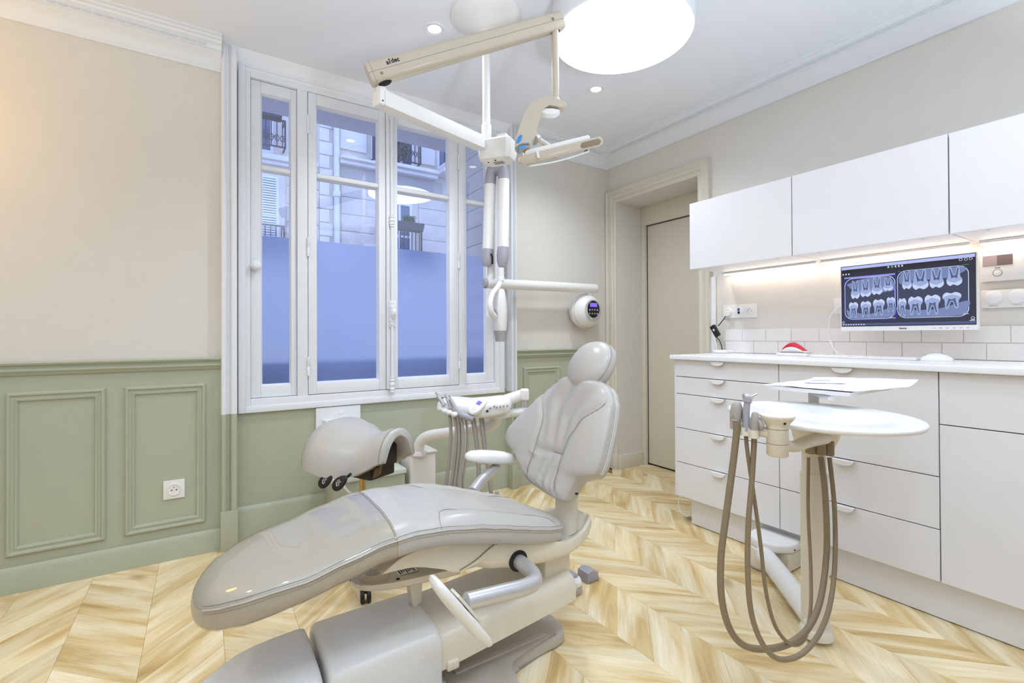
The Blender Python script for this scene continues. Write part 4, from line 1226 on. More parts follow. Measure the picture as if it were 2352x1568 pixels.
# shell behind the cushion
srings = []
for z in [.60, .63, .68, .74, .80, .86, .90]:
    yl, yr = lerp_table(BACK, z); yc = (yl + yr) / 2; hw = (yl - yr) / 2 - .02
    e = .6 if z in (.60, .90) else 1
    srings.append([back_pt(yc + hw * e * math.cos(a), z, -.050 - .022 * abs(math.sin(a)) ** .6 * e * (1 if math.sin(a) > 0 else -.02)) for a in [2 * PI * k / 28 for k in range(28)]])
obj('back_shell', MB().loft(srings), M['plastic_grey'], chair, angle=50)
HB = Matrix(((-.848, 0, .53, 0), (0, 1, 0, 0), (.53, 0, .848, 0), (0, 0, 0, 1)))   # local x = face normal, y = width, z = height
hc = Vector((1.298, 1.428, .984))
hr = []
for n_, k in ((-.040, .62), (-.038, .80), (-.030, .93), (-.018, .995), (-.004, 1.0), (.010, .97), (.024, .88), (.036, .72), (.044, .52), (.049, .28), (.0505, .08)):
    hr.append([hc + (HB @ Vector((n_, .114 * k * math.copysign(abs(math.cos(a)) ** .92, math.cos(a)), .109 * k * math.copysign(abs(math.sin(a)) ** .92, math.sin(a))))) for a in [2 * PI * i / 48 for i in range(48)]])
head = obj('headrest', MB().loft(hr), M['leather'], chair, angle=60)
for n_, k in ((.0115, .968), (.0085, .978)):
    obj('stitch_line', MB().tube([hc + (HB @ Vector((n_, .114 * k * math.copysign(abs(math.cos(a)) ** .92, math.cos(a)), .109 * k * math.copysign(abs(math.sin(a)) ** .92, math.sin(a))))) for a in [2 * PI * i / 48 for i in range(49)]], .0008, 4, cap=False), M['stitch'], head)
obj('headrest_stem', MB().tube([(1.345, 1.425, .965), (1.335, 1.425, .93), (1.305, 1.425, .86), (1.275, 1.425, .78)], .022, 16, 5, flat=1.6), M['plastic_grey'], chair)
obj('release_lever', MB().lathe([(.016, 0), (.019, .006), (.019, .022), (.012, .028)], (1.350, 1.40, .955), (.2, -1, 0), 18), M['hose_grey'], chair)

# foot control on the floor behind the chair
t = thing('foot_control', (1.28, 1.60, 0), 'white foot pedal with grey lid on the floor behind the chair', 'pedal')
C1 = [(1.140, 1.66), (1.175, 1.60), (1.335, 1.552), (1.372, 1.572), (1.385, 1.62), (1.37, 1.70), (1.30, 1.76), (1.18, 1.76)]
b = MB().slab([(p.x, p.y, .002) for p in curve([(a, c, 0) for a, c in C1 + C1[:1]], 5)[:-1]], (0, 0, .026), .004, 2)
obj('pedal_base', b, M['base_tan'], t)
b = MB().slab([(1.262 + (p.x - 1.262) * .98, 1.66 + (p.y - 1.66) * .98, .027) for p in curve([(a, c, 0) for a, c in C1 + C1[:1]], 5)[:-1]], (0, 0, .024), .012, 3)
obj('pedal_body', b, M['plastic'], t)
obj('pedal_lid', MB().box(1.235, 1.375, 1.595, 1.68, .045, .066, .010, 3), M['plastic_grey'], t)
obj('pedal_stop', MB().slab([(1.43, 1.60, .002), (1.50, 1.60, .002), (1.495, 1.60, .040), (1.462, 1.60, .052), (1.435, 1.60, .044)], (0, .07, 0), .003), M['plastic_grey'], t)

# =================================================================== SADDLE STOOL
SC = Vector((.622, 2.235, 0))
st = thing('saddle_stool', SC, 'grey saddle stool with black levers standing by the window wall', 'stool')
phi = math.radians(30)
sa = (DIAG * math.cos(phi) - AWAY * math.sin(phi)).normalized()       # towards the front of the saddle
sl_ = (DIAG * math.sin(phi) + AWAY * math.cos(phi)).normalized()      # across
SAD = [(0, .03, .622, .020, .012), (.012, .085, .652, .075, .045), (.04, .145, .682, .130, .07), (.10, .190, .706, .172, .085), (.22, .214, .719, .200, .090), (.40, .208, .702, .200, .085),
       (.56, .178, .674, .182, .070), (.70, .146, .664, .160, .058), (.82, .124, .680, .150, .050), (.92, .112, .697, .140, .044), (.975, .104, .699, .132, .036), (1.0, .096, .690, .120, .022)]
def sad_ring(s, n=22):
    W, top, drop, th = lerp_table(SAD, s)
    o = SC + sa * ((s - .5) * .46)
    out, inn = [], []
    for i in range(n + 1):
        t = -1 + 2 * i / n
        a = t * PI / 2
        lat = W * math.copysign(abs(math.sin(a)) ** .9, a); z = top - drop * (1 - abs(math.cos(a)) ** 1.05)
        nrm_l, nrm_z = math.sin(a), math.cos(a)
        edge = (1 - abs(t) ** 6 * .55)
        out.append(o + sl_ * lat + UP * z)
        inn.append(o + sl_ * (lat - nrm_l * th * edge) + UP * (z - (nrm_z * th + .012 * abs(nrm_l)) * edge))
    return out + inn[::-1]
ss = [0, .004, .012, .024, .04, .065, .10, .14, .18] + [.225 + .045 * i for i in range(16)] + [.945, .96, .975, .988, 1.0]
sd = obj('saddle', MB().loft([sad_ring(s) for s in ss]), M['leather'], st, angle=60)
o_ = sad_ring(.955)[:23]
obj('piping', MB().tube([p + UP * .001 for p in o_], .0022, 6), M['stitch'], sd)
b = MB()
c0 = SC + UP * .500
R3 = Matrix(((sa.x, sl_.x, 0, c0.x), (sa.y, sl_.y, 0, c0.y), (0, 0, 1, c0.z), (0, 0, 0, 1)))
b.box(-.12, .13, -.075, .075, -.030, .065, .012, 2, R3); b.box(-.05, .17, -.05, .05, .03, .13, .012, 2, R3)
obj('tilt_mechanism', b, M['black'], st)
obj('mechanism_plate', MB().slab([(0.61, 2.041, 0.493), (0.629, 2.029, 0.504), (0.637, 2.023, 0.549), (0.617, 2.037, 0.534)], AWAY * .05, .002), mat('brown_plate', (92, 66, 34), 0.5), st)
obj('column', MB().lathe([(.024, .09), (.024, .27), (.019, .272), (.019, .36), (.014, .362), (.014, .48)], SC, seg=24), M['brass'], st)
for x0, y0, x1, y1, dd in ((790, 1086, 748, 1102, 2.06), (808, 1092, 780, 1106, 2.0)):
    pass
for pts, c in (([(0.515, 2.126, 0.518), (0.484, 2.147, 0.503), (0.462, 2.161, 0.492)], (0.444, 2.161, 0.486)), ([(0.522, 2.05, 0.528), (0.506, 2.06, 0.513), (0.494, 2.069, 0.502)], (0.48, 2.066, 0.494))):
    lv = obj('lever', MB().tube(pts, .006, 8, 4), M['black'], st)
    c = Vector(c)
    q = (DIAG * .75 + UP * .62).normalized()
    nrm = (-AWAY * .8 + UP * .55).normalized(); nrm = (nrm - q * nrm.dot(q)).normalized(); w = q.cross(nrm)
    rings = [[c + nrm * h + q * (.040 * k * math.cos(a)) + w * (.026 * k * math.sin(a) * (1 - .22 * math.cos(a))) for a in [2 * PI * i / 28 for i in range(28)]] for h, k in ((-.006, .85), (-.002, 1), (.002, .97), (.005, .8), (.0055, .1))]
    pd = obj('paddle', MB().loft(rings), M['black'], lv, angle=50)
    sy = MB()
    P = lambda a, b_: c + nrm * .0058 + w * a - q * b_
    for ln in ([(-.011, -.006), (-.003, -.006), (-.003, .012), (.010, .012)], [(-.011, -.002), (-.007, .010), (.006, .016)], [(.002, -.010), (.002, .004), (.011, .006)]):
        sy.tube([P(a, b_) for a, b_ in ln], .0011, 4)
    obj('seat_symbol', sy, M['stitch_light'], pd)
obj('release_cable', MB().tube([(0.506, 2.133, 0.488), (0.515, 2.127, 0.454), (0.537, 2.113, 0.424), (0.566, 2.094, 0.393)], .005, 8, 5), M['plastic'], st)
obj('hub', MB().lathe([(.040, .070), (.046, .085), (.046, .110), (.032, .125), (.026, .14)], SC, seg=28), M['satin'], st)
for k in range(5):
    a = math.radians(-103 + 72 * k); d = Vector((math.cos(a), math.sin(a), 0)); n_ = Vector((-d.y, d.x, 0))
    leg = obj('leg', MB().loft([[SC + d * r + n_ * (w * s_) + UP * z for s_, z in ((-1, z0), (1, z0), (1, z1), (.6, z1 + .006), (-.6, z1 + .006), (-1, z1))] for r, w, z0, z1 in ((.03, .024, .072, .108), (.14, .019, .068, .092), (.235, .015, .062, .078), (.25, .012, .063, .074))]), M['satin'], st)
    w0 = SC + d * .24
    b = MB()
    for s_ in (-1, 1): b.lathe([(.010, -.009), (.0255, -.008), (.0275, -.005), (.0275, .005), (.0255, .008), (.010, .009)], w0 + n_ * (.013 * s_) + UP * .0278, n_, 24)
    b.box(-.012, .012, -.012, .012, .040, .066, .004, 2, Matrix.Translation(w0))
    obj('caster', b, M['black'], leg)

# =================================================================== behind the stool, under the window
t = thing('wall_service_box', (.68, YB, .55), 'white service panel with a small rounded box, on the green wall behind the saddle stool', 'wall box')
obj('back_panel', MB().box(.552, .806, 2.940, 2.961, .42, .688, .002, 1), M['trim'], t)
obj('round_cap', MB().lathe([(.011, 0), (.010, .004), (.006, .005)], (.691, 2.940, .652), (0, -1, 0), 24), M['plastic'], t)
obj('housing', MB().slab([(p.x, 2.80, p.y) for p in curve([(.598, .47, 0), (.598, .575, 0), (.645, .598, 0), (.70, .606, 0), (.760, .590, 0), (.788, .560, 0), (.788, .47, 0)], 4)], (0, .14, 0), .012, 3), M['plastic'], t, angle=50)
obj('bracket', MB().box(.588, .652, 2.925, 2.940, .588, .618, .002, 1), M['plastic'], t)
for x in (.596, .644): obj('screw', MB().lathe([(.004, 0), (.003, .002)], (x, 2.925, .607), (0, -1, 0), 10), M['chrome'], t)
t = thing('floor_service_box', (.80, 2.84, 0), 'green painted service box with a pale lid, on the floor below the window', 'box')
obj('casing', MB().box(.60, 1.005, 2.720, 2.930, .002, .295, .003), M['green'], t)
obj('lid', MB().box(.592, 1.012, 2.712, 2.930, .295, .322, .004), mat('mint_lid', (216, 222, 212), .4), t)
obj('lid_print', MB().tube([(.80, 2.712, .312), (.795, 2.7115, .303), (.812, 2.7115, .301)], .0016, 4), M['ink'], t)

# =================================================================== ASSISTANT'S DELIVERY UNIT under the window
t = thing('delivery_unit', (1.13, 2.82, 0), 'white dental instrument unit on a bent tube arm, grey hoses hanging, behind the far armrest', 'dental unit')
obj('floor_column', MB().box(1.045, 1.215, 2.745, 2.905, .002, .385, .012, 3), M['plastic'], t)
obj('column_cap', MB().box(1.038, 1.222, 2.738, 2.910, .383, .398, .006, 3), M['plastic'], t)
obj('hook_block', MB().box(1.045, 1.095, 2.75, 2.80, .396, .428, .006), M['plastic'], t)
obj('hook_screw', MB().lathe([(.009, 0), (.007, .003)], (1.078, 2.75, .412), (0, -1, 0), 14), M['satin'], t)
arm_pts = [(1.103, 2.747, 0.403), (1.106, 2.733, 0.459), (1.138, 2.676, 0.504), (1.223, 2.525, 0.541), (1.312, 2.372, 0.576), (1.354, 2.297, 0.61), (1.37, 2.262, 0.66), (1.371, 2.249, 0.697)]
arm = obj('swing_arm', MB().tube(arm_pts, .032, 20, 7), M['plastic'], t)
obj('arm_collar', MB().lathe([(.042, -.022), (.042, -.004), (.036, .004)], Vector(arm_pts[0]), seg=28), M['plastic'], t)
DH = 2.56
stn = [((1.062, 2.366, 0.731), .006, .05), ((1.066, 2.363, 0.731), .022, .075), ((1.08, 2.354, 0.733), .032, .095), ((1.107, 2.337, 0.733), .040, .11), ((1.146, 2.311, 0.728), .045, .115), ((1.205, 2.273, 0.718), .047, .12),
       ((1.274, 2.229, 0.72), .050, .12), ((1.338, 2.187, 0.731), .048, .115), ((1.37, 2.166, 0.736), .042, .10), ((1.383, 2.157, 0.736), .030, .085), ((1.391, 2.152, 0.736), .010, .05)]
rings = []
for c, h, w in stn:
    c = Vector(c)
    rings.append([c + AWAY * (w * math.copysign(abs(math.cos(a)) ** .5, math.cos(a))) + UP * (h * (math.copysign(abs(math.sin(a)) ** .7, math.sin(a)) if math.sin(a) > 0 else math.copysign(abs(math.sin(a)) ** .5, math.sin(a)) * .95)) for a in [2 * PI * k / 28 for k in range(28)]])
hd = obj('control_head', MB().loft(rings), M['plastic'], t, angle=50)
# holder lugs along the front left edge, instruments in them
for k, (a, b_) in enumerate((((1.03, 2.267, 0.729), 0), ((1.04, 2.237, 0.721), 0), ((1.054, 2.216, 0.714), 0), ((1.071, 2.194, 0.706), 0))):
    obj('holder', MB().ball(a, .018, .022, .014, 14, 8), M['plastic'], t)
for pts in ([(1.013, 2.266, 0.798), (1.024, 2.259, 0.778), (1.041, 2.248, 0.749)], [(1.048, 2.232, 0.786), (1.055, 2.227, 0.768), (1.066, 2.22, 0.737)], [(1.06, 2.212, 0.783), (1.069, 2.206, 0.763), (1.082, 2.198, 0.731)]):
    h = obj('handpiece', MB().tube(pts, lambda u: .0075 + .004 * u, 12, 4), M['satin'], t)
    p0, p1 = Vector(pts[0]), Vector(pts[1]); d = (p0 - p1).normalized()
    obj('handpiece_tip', MB().tube([p0, p0 + d * .02], .004, 8), M['chrome'], h)
# touch pad
nt_ = (-AWAY * .62 + UP * .75 - DIAG * .15).normalized(); u_ = (DIAG * .55 + AWAY * .6 + UP * .35); u_ = (u_ - nt_ * u_.dot(nt_)).normalized(); w_ = nt_.cross(u_)
pc = Vector((1.187, 2.153, 0.743))
rings = [[pc + nt_ * h + u_ * (.062 * k * math.copysign(abs(math.cos(a)) ** .8, math.cos(a))) + w_ * (.034 * k * math.copysign(abs(math.sin(a)) ** .8, math.sin(a))) for a in [2 * PI * i / 32 for i in range(32)]] for h, k in ((-.02, .8), (-.004, .98), (.004, 1), (.010, .92), (.012, .5), (.0122, .05))]
tp_ = obj('touch_pad', MB().loft(rings), M['plastic'], hd, angle=50)
Mp = Matrix(((u_.x, w_.x, nt_.x, pc.x), (u_.y, w_.y, nt_.y, pc.y), (u_.z, w_.z, nt_.z, pc.z), (0, 0, 0, 1)))
obj('display', MB().box(-.002, .024, -.013, .013, .0115, .0130, .002, 1, Mp), M['screen_blue'], hd)
b = MB()
for i in range(3):
    for j in range(2): b.box(-.036 + i * .011, -.028 + i * .011, -.012 + j * .013, -.003 + j * .013, .0118, .0128, 0, 1, Mp)
obj('pad_keys', b, M['stitch_light'], hd)['kind'] = 'stuff'
for c in ((1.233, 2.108, 0.734), (1.25, 2.097, 0.743), (1.261, 2.09, 0.738), (1.276, 2.08, 0.74), (1.291, 2.071, 0.743), (1.306, 2.061, 0.745)):
    obj('regulator_knob', MB().lathe([(.0045, -.006), (.0045, .006), (.003, .008)], c, -AWAY, 12), M['stitch'], hd)
obj('port_hole', MB().lathe([(.006, -.004), (.006, .004)], (1.219, 2.115, 0.719), -AWAY, 12), M['dark'], hd)
obj('grip', MB().tube([(1.095, 2.178, 0.706), (1.113, 2.166, 0.697), (1.135, 2.152, 0.688), (1.152, 2.141, 0.684)], .0165, 14, 4), M['plastic_grey'], t)
obj('head_swivel', MB().lathe([(.075, -.012), (.080, .0), (.070, .015)], (1.354, 2.249, 0.672), seg=28), M['plastic'], t)
obj('upper_arm', MB().tube([(1.374, 2.235, 0.737), (1.43, 2.198, 0.761), (1.474, 2.17, 0.779), (1.492, 2.158, 0.787)], lambda u: .026 - .004 * u, 14, 4, flat=1.3), M['plastic'], t)
obj('arm_head', MB().box(-.024, .024, -.030, .030, -.032, .030, .012, 3, Matrix.Translation((1.484, 2.163, 0.782)) @ Matrix.Rotation(-.57, 4, 'Z')), M['plastic'], t)
obj('pivot_post', MB().lathe([(.016, -.03), (.016, .02)], (1.48, 2.166, 0.736), seg=16), M['satin'], t)
obj('lower_arm', MB().tube([(1.374, 2.236, 0.675), (1.424, 2.203, 0.679), (1.478, 2.168, 0.689), (1.486, 2.162, 0.708)], .022, 14, 4), M['plastic'], t)
HO = [[(1.068, 2.255, 0.714), (1.076, 2.25, 0.667), (1.078, 2.25, 0.565), (1.068, 2.257, 0.43), (1.06, 2.263, 0.317), (1.122, 2.319, 0.199), (1.241, 2.397, 0.177)], [(1.083, 2.233, 0.707), (1.096, 2.225, 0.657), (1.1, 2.224, 0.556), (1.088, 2.232, 0.433), (1.077, 2.24, 0.309), (1.146, 2.304, 0.187), (1.261, 2.384, 0.176)],
      [(1.095, 2.213, 0.704), (1.104, 2.208, 0.648), (1.106, 2.207, 0.547), (1.097, 2.215, 0.424), (1.088, 2.222, 0.301), (1.161, 2.294, 0.18), (1.282, 2.371, 0.176)], [(1.106, 2.195, 0.694), (1.115, 2.189, 0.638), (1.117, 2.189, 0.527), (1.107, 2.196, 0.416), (1.098, 2.203, 0.293), (1.177, 2.284, 0.175), (1.298, 2.36, 0.176)],
      [(1.137, 2.198, 0.684), (1.145, 2.194, 0.623), (1.147, 2.193, 0.545), (1.137, 2.2, 0.444), (1.126, 2.208, 0.343), (1.181, 2.281, 0.198), (1.303, 2.357, 0.188)], [(1.173, 2.199, 0.687), (1.184, 2.192, 0.619), (1.198, 2.184, 0.495), (1.203, 2.182, 0.359), (1.205, 2.182, 0.246), (1.274, 2.257, 0.164), (1.364, 2.341, 0.194)],
      [(1.19, 2.212, 0.684), (1.2, 2.206, 0.615), (1.211, 2.199, 0.49), (1.219, 2.196, 0.353), (1.223, 2.194, 0.239), (1.292, 2.269, 0.156), (1.374, 2.335, 0.194)], [(1.221, 2.192, 0.69), (1.228, 2.187, 0.615), (1.24, 2.181, 0.512), (1.255, 2.172, 0.398), (1.267, 2.165, 0.284), (1.333, 2.242, 0.18), (1.395, 2.321, 0.218)],
      [(1.24, 2.203, 0.692), (1.248, 2.198, 0.611), (1.258, 2.193, 0.508), (1.271, 2.185, 0.392), (1.283, 2.179, 0.277), (1.339, 2.238, 0.18), (1.405, 2.314, 0.218)]]
for k, pts in enumerate(HO):
    obj('hose', MB().tube(pts, (.0085, .0085, .0085, .009, .006, .0085, .0085, .009, .006)[k], 10, 6), M['hose_grey'], t)

# =================================================================== X-RAY UNIT on the window wall
t = thing('xray_unit', (2.58, YW, 1.27), 'white dental x-ray unit: round wall console, horizontal bar, folded arm and tube head', 'x-ray machine')
FC = (2.533, 2.752, 1.294)
xc, zc_ = FC[0], FC[2]
con = obj('wall_console', MB().lathe([(.085, 0), (.110, .02), (.132, .06), (.137, .085), (.134, .105), (.124, .130), (.108, .152), (.090, .170), (.084, .176)], (xc, 2.928, zc_), (0, -1, 0), 48), M['plastic'], t, angle=50)
obj('console_seam', MB().tube([(xc + .1335 * math.cos(a), 2.928 - .1065, zc_ + .1335 * math.sin(a)) for a in [2 * PI * k / 48 for k in range(49)]], .0012, 5, cap=False), M['stitch'], con)
obj('face_ring', MB().lathe([(.0845, 0), (.0845, .003), (.080, .005), (0, .006)], (xc, 2.752, zc_), (0, -1, 0), 40), M['satin'], con)
yk = 2.7455
obj('key_pad', MB().slab([(xc + .062 * math.cos(a) * (1), yk, zc_ + .010 + .066 * math.sin(a)) for a in [2 * PI * k / 36 for k in range(36)]], (0, .004, 0)), M['black'], con, smooth=False)
obj('display', MB().box(xc - .036, xc + .036, yk - .002, yk, zc_ + .028, zc_ + .058), M['screen_blue'], con)
b = MB()
for i in range(4):
    for j in range(2):
        b.box(xc - .045 + i * .025, xc - .032 + i * .025, yk - .0015, yk, zc_ - .030 + j * .030, zc_ - .018 + j * .030)
obj('key', b, M['stitch'], con)['kind'] = 'stuff'
for dx, dz in ((-.042, .002), (.042, .002), (.042, -.028)):
    obj('lit_key', MB().box(xc + dx - .005, xc + dx + .005, yk - .002, yk, zc_ + dz - .005, zc_ + dz + .005), M['screen_blue'], con)
obj('status_led', MB().ball((xc - .022, 2.746, zc_ - .064), .004, .003, .004, 10, 6), M['green_led'], con)
obj('neck', MB().lathe([(.034, -.05), (.028, -.02), (.026, .0), (.026, .03)], (2.55, 2.815, 1.403), seg=24), M['plastic'], t)
ba, bb = Vector((1.608, 2.8, 1.459)), Vector((2.597, 2.8, 1.47))
bb.z = ba.z + .012
barx = obj('extension_bar', MB().tube([ba, bb], .0355, 24), M['plastic'], t, angle=50)
dx_ = (bb - ba).normalized()
obj('bar_end', MB().lathe([(.0355, 0), (.034, .012), (.026, .020)], ba, -dx_, 28), M['plastic_grey'], t)
obj('bar_end', MB().lathe([(.0355, 0), (.034, .010), (.028, .016)], bb, dx_, 28), M['plastic'], t)
# folded arm: lower limb stands on the bar, upper limb hangs from the elbow
obj('lower_post', MB().tube([(1.645, 2.8, 1.461), (1.646, 2.8, 1.61)], .025, 18), M['plastic'], t)
obj('lower_knuckle', MB().tube([(1.607, 2.78, 1.572), (1.607, 2.78, 1.589), (1.61, 2.78, 1.633), (1.614, 2.78, 1.684)], lambda u: (.030, .037, .040, .0385)[min(3, int(u * 3.99))], 22), M['plastic_grey'], t)
obj('knuckle_slot', MB().tube([(1.611, 2.735, 1.65), (1.621, 2.735, 1.622), (1.627, 2.745, 1.583)], .006, 8, 4), M['dark'], t)
obj('lower_limb', MB().tube([(1.614, 2.78, 1.684), (1.633, 2.78, 2.125)], .0375, 24), M['plastic'], t)
obj('elbow', MB().tube([(1.633, 2.78, 2.125), (1.637, 2.78, 2.167), (1.647, 2.78, 2.219), (1.666, 2.77, 2.246)], .0385, 22, 4), M['plastic_grey'], t)
obj('elbow_pin', MB().tube([(1.654, 2.78, 2.218), (1.691, 2.7, 2.207)], .030, 20), M['plastic_grey'], t)
obj('elbow', MB().tube([(1.668, 2.7, 2.226), (1.688, 2.7, 2.203), (1.691, 2.7, 2.148)], .0395, 22, 4), M['plastic_grey'], t)
obj('upper_limb', MB().tube([(1.691, 2.7, 2.148), (1.685, 2.7, 1.693)], .0385, 24), M['plastic'], t)
obj('upper_knuckle', MB().tube([(1.685, 2.7, 1.693), (1.682, 2.7, 1.643), (1.678, 2.7, 1.599), (1.674, 2.7, 1.561)], lambda u: (.039, .042, .038, .024)[min(3, int(u * 3.99))], 22), M['plastic_grey'], t)
obj('head_neck', MB().lathe([(.020, -.04), (.026, -.038), (.026, -.015), (.022, -.012), (.022, .05)], (1.664, 2.7, 1.505), seg=22), M['plastic'], t)
obj('yoke', MB().tube([(1.664, 2.7, 1.482), (1.644, 2.69, 1.436), (1.579, 2.66, 1.377), (1.547, 2.64, 1.315), (1.553, 2.64, 1.259), (1.588, 2.66, 1.227)], lambda u: .017 + .006 * abs(u - .4), 16, 6), M['plastic'], t)
hp = Vector((1.656, 2.7, 1.264))
obj('tube_head', MB().lathe([(.020, .150), (.032, .146), (.040, .120), (.047, .06), (.049, 0), (.047, -.06), (.043, -.11), (.040, -.128)], hp, (-.02, 0, 1), 32), M['plastic'], t, angle=50)
obj('head_pivot', MB().lathe([(.024, 0), (.024, .010), (.018, .014)], hp + Vector((-.046, -.012, -.01)), (-1, -.3, 0), 22), M['plastic_grey'], t)
obj('cone', MB().lathe([(.041, -.128), (.040, -.132), (.033, -.200), (.029, -.200), (.032, -.14)], hp, (-.02, 0, 1), 32, cap=False), mat('cone_grey', (170, 170, 172), .3), t)
obj('cone_mouth', MB().lathe([(.029, -.198), (.001, -.198)], hp, (-.02, 0, 1), 28), M['satin'], t)

# =================================================================== CEILING-MOUNTED TREATMENT LIGHT
t = thing('treatment_light', (1.135, 1.965, CEIL), 'ceiling mounted treatment light on a long jointed white arm', 'dental lamp')
px_, py_ = 1.135, 1.965
obj('canopy', MB().lathe([(.166, CEIL), (.168, CEIL - .008), (.166, CEIL - .016), (.158, CEIL - .021), (.046, CEIL - .076), (.036, CEIL - .080), (.030, CEIL - .090), (.024, CEIL - .092)], (px_, py_, 0), seg=56), M['plastic'], t, angle=20)
obj('post', MB().lathe([(.0185, 2.06), (.0185, CEIL - .08)], (px_, py_, 0), seg=24), M['plastic'], t)
obj('post_sleeve', MB().lathe([(.0205, 2.035), (.0235, 2.04), (.0235, 2.105), (.0205, 2.11)], (px_, py_, 0), seg=24), M['plastic'], t)
# hub: chamfered box
AX = Vector((0.58, 0.17, 0)).normalized()      # direction of the fixed arm, towards the hub
HX = (DIAG * .93 - AWAY * .37).normalized(); HY = Vector((-HX.y, HX.x, 0))
hub0 = Vector((px_ + .042, py_ - .024, 1.986))
Mh = Matrix(((HX.x, HY.x, 0, hub0.x), (HX.y, HY.y, 0, hub0.y), (0, 0, 1, hub0.z), (0, 0, 0, 1)))
def hubring(z, ax, bx_, ay, by, c):
    P = [(-ax + c, -ay), (bx_ - c, -ay), (bx_, -ay + c), (bx_, by - c), (bx_ - c, by), (-ax + c, by), (-ax, by - c), (-ax, -ay + c)]
    return [Mh @ Vector((a, b_, z)) for a, b_ in P]
hub = obj('hub', MB().loft([hubring(-.062, .058, .064, .036, .036, .02), hubring(-.050, .074, .080, .050, .050, .02), hubring(-.020, .080, .088, .055, .055, .018), hubring(.036, .080, .088, .055, .055, .018), hubring(.046, .070, .078, .046, .046, .016)]), M['plastic'], t, angle=28)
obj('hub_bracket', MB().box(.012, .060, -.030, .030, .040, .066, .004, 2, Mh), M['plastic'], hub)
for x, y in ((-.03, -.03), (.01, -.04)):
    obj('hub_screw', MB().lathe([(.0045, -.0006), (.0045, .0012)], Mh @ Vector((x, y, -.0622)), (0, 0, -1), 10), M['dark'], hub)
b = MB()
for k in range(4): b.box(-.01, .04, -.022 + k * .009, -.018 + k * .009, -.0632, -.0622, 0, 1, Mh)
obj('hub_label', b, M['stitch'], hub)['kind'] = 'stuff'
# fixed arm (square tube) out to the first pivot
e0 = Vector((.575, 1.802, 2.012)); e1 = Vector((1.095, 1.948, 2.005))
dA = (e1 - e0).normalized(); nA = Vector((-dA.y, dA.x, 0)).normalized(); uA = dA.cross(nA)
if uA.z < 0: uA = -uA
Ma = Matrix(((dA.x, nA.x, uA.x, e0.x), (dA.y, nA.y, uA.y, e0.y), (dA.z, nA.z, uA.z, e0.z), (0, 0, 0, 1)))
LA = (e1 - e0).length
fa = obj('fixed_arm', MB().box(0, LA, -.028, .028, -.030, .030, .005, 2, Ma), M['plastic'], t)
obj('arm_cap', MB().box(-.022, 0, -.029, .029, -.032, .033, .006, 3, Ma), M['plastic'], fa)
obj('cap_screw', MB().lathe([(.003, 0), (.003, .002)], Ma @ Vector((-.012, -.029, -.018)), -nA, 8), M['dark'], fa)
obj('pivot', MB().lathe([(.017, 2.035), (.017, 2.115)], (.573, 1.800, 0), seg=20), M['plastic'], t)
obj('pivot_collar', MB().lathe([(.021, 2.040), (.021, 2.052)], (.573, 1.800, 0), seg=20), M['plastic'], t)
# balanced arm, rising to the right; rounded box section
q0 = Vector((0.525, 1.797, 2.087)); q1 = Vector((1.268, 1.562, 2.427))
dB = (q1 - q0).normalized(); nB = Vector((-dB.y, dB.x, 0)).normalized(); uB = dB.cross(nB)
if uB.z < 0: uB = -uB
LB = (q1 - q0).length
def secB(s, k=1.0, hh=.041, ww=.030):
    o = q0 + dB * s; h = (hh - .006 * s / LB) * k; w = (ww - .003 * s / LB) * k
    P = [(-.55, 1), (.55, 1), (.92, .86), (1, .55), (1, -.10), (.98, -.60), (.80, -.90), (.5, -1), (-.5, -1), (-.80, -.90), (-.98, -.60), (-1, -.10), (-1, .55), (-.92, .86)]
    return [o + nB * (w * a) + uB * (h * b_) for a, b_ in P]
ba_ = obj('balanced_arm', MB().loft([secB(0, .93), secB(.006, 1), secB(LB - .006, 1), secB(LB, .93)]), M['lamp_beige'], t, angle=50)
obj('arm_joint_line', MB().tube([q0 + dB * s - nB * (.0302 - .003 * s / LB) - uB * .004 for s in [LB * i / 8 for i in range(9)]], .0010, 5), M['stitch'], ba_)
obj('end_joint_line', MB().tube([secB(.016, 1.004)[i] for i in (13, 12, 11, 10, 9, 8)], .0010, 5), M['stitch'], ba_)
for s in (.045, LB - .05):
    obj('arm_screw', MB().lathe([(.0062, 0), (.005, .002)], q0 + dB * s - nB * .0288 - uB * (.018 if s < .1 else -.004), -nB, 16), M['hose'], ba_)
sl0 = q0 + dB * .040 - uB * .041
obj('pivot_slot', MB().ball(sl0 + dB * .008, .027, .017, .010, 18, 8, Matrix((( dB.x, nB.x, uB.x), (dB.y, nB.y, uB.y), (dB.z, nB.z, uB.z)))), M['dark'], ba_)
sl1 = q0 + dB * (LB - .040) - uB * .035
obj('pivot_slot', MB().ball(sl1 - dB * .004, .022, .015, .009, 18, 8, Matrix((( dB.x, nB.x, uB.x), (dB.y, nB.y, uB.y), (dB.z, nB.z, uB.z)))), M['dark'], ba_)
lg = q0 + dB * .098 - nB * .0302 + uB * .013
obj('maker_lettering', text_mesh('a', .024, lg - dB * .017, dB, uB), M['black'], ba_, smooth=False)
obj('maker_lettering', text_mesh('dec', .023, lg + dB * .014 + uB * .001, dB, uB), M['black'], ba_, smooth=False)
obj('maker_mark', MB().tube([lg - dB * .0105 + uB * .007 - nB * .0006, lg - dB * .0075 + uB * .011 - nB * .0006, lg - dB * .0045 + uB * .007 - nB * .0006], .0012, 5, 4).tube([lg - dB * .009 + uB * .007 - nB * .0006, lg - dB * .0085 - uB * .007 - nB * .0006], .0010, 5).tube([lg - dB * .006 + uB * .007 - nB * .0006, lg - dB * .0065 - uB * .007 - nB * .0006], .0010, 5), M['ink'], ba_)
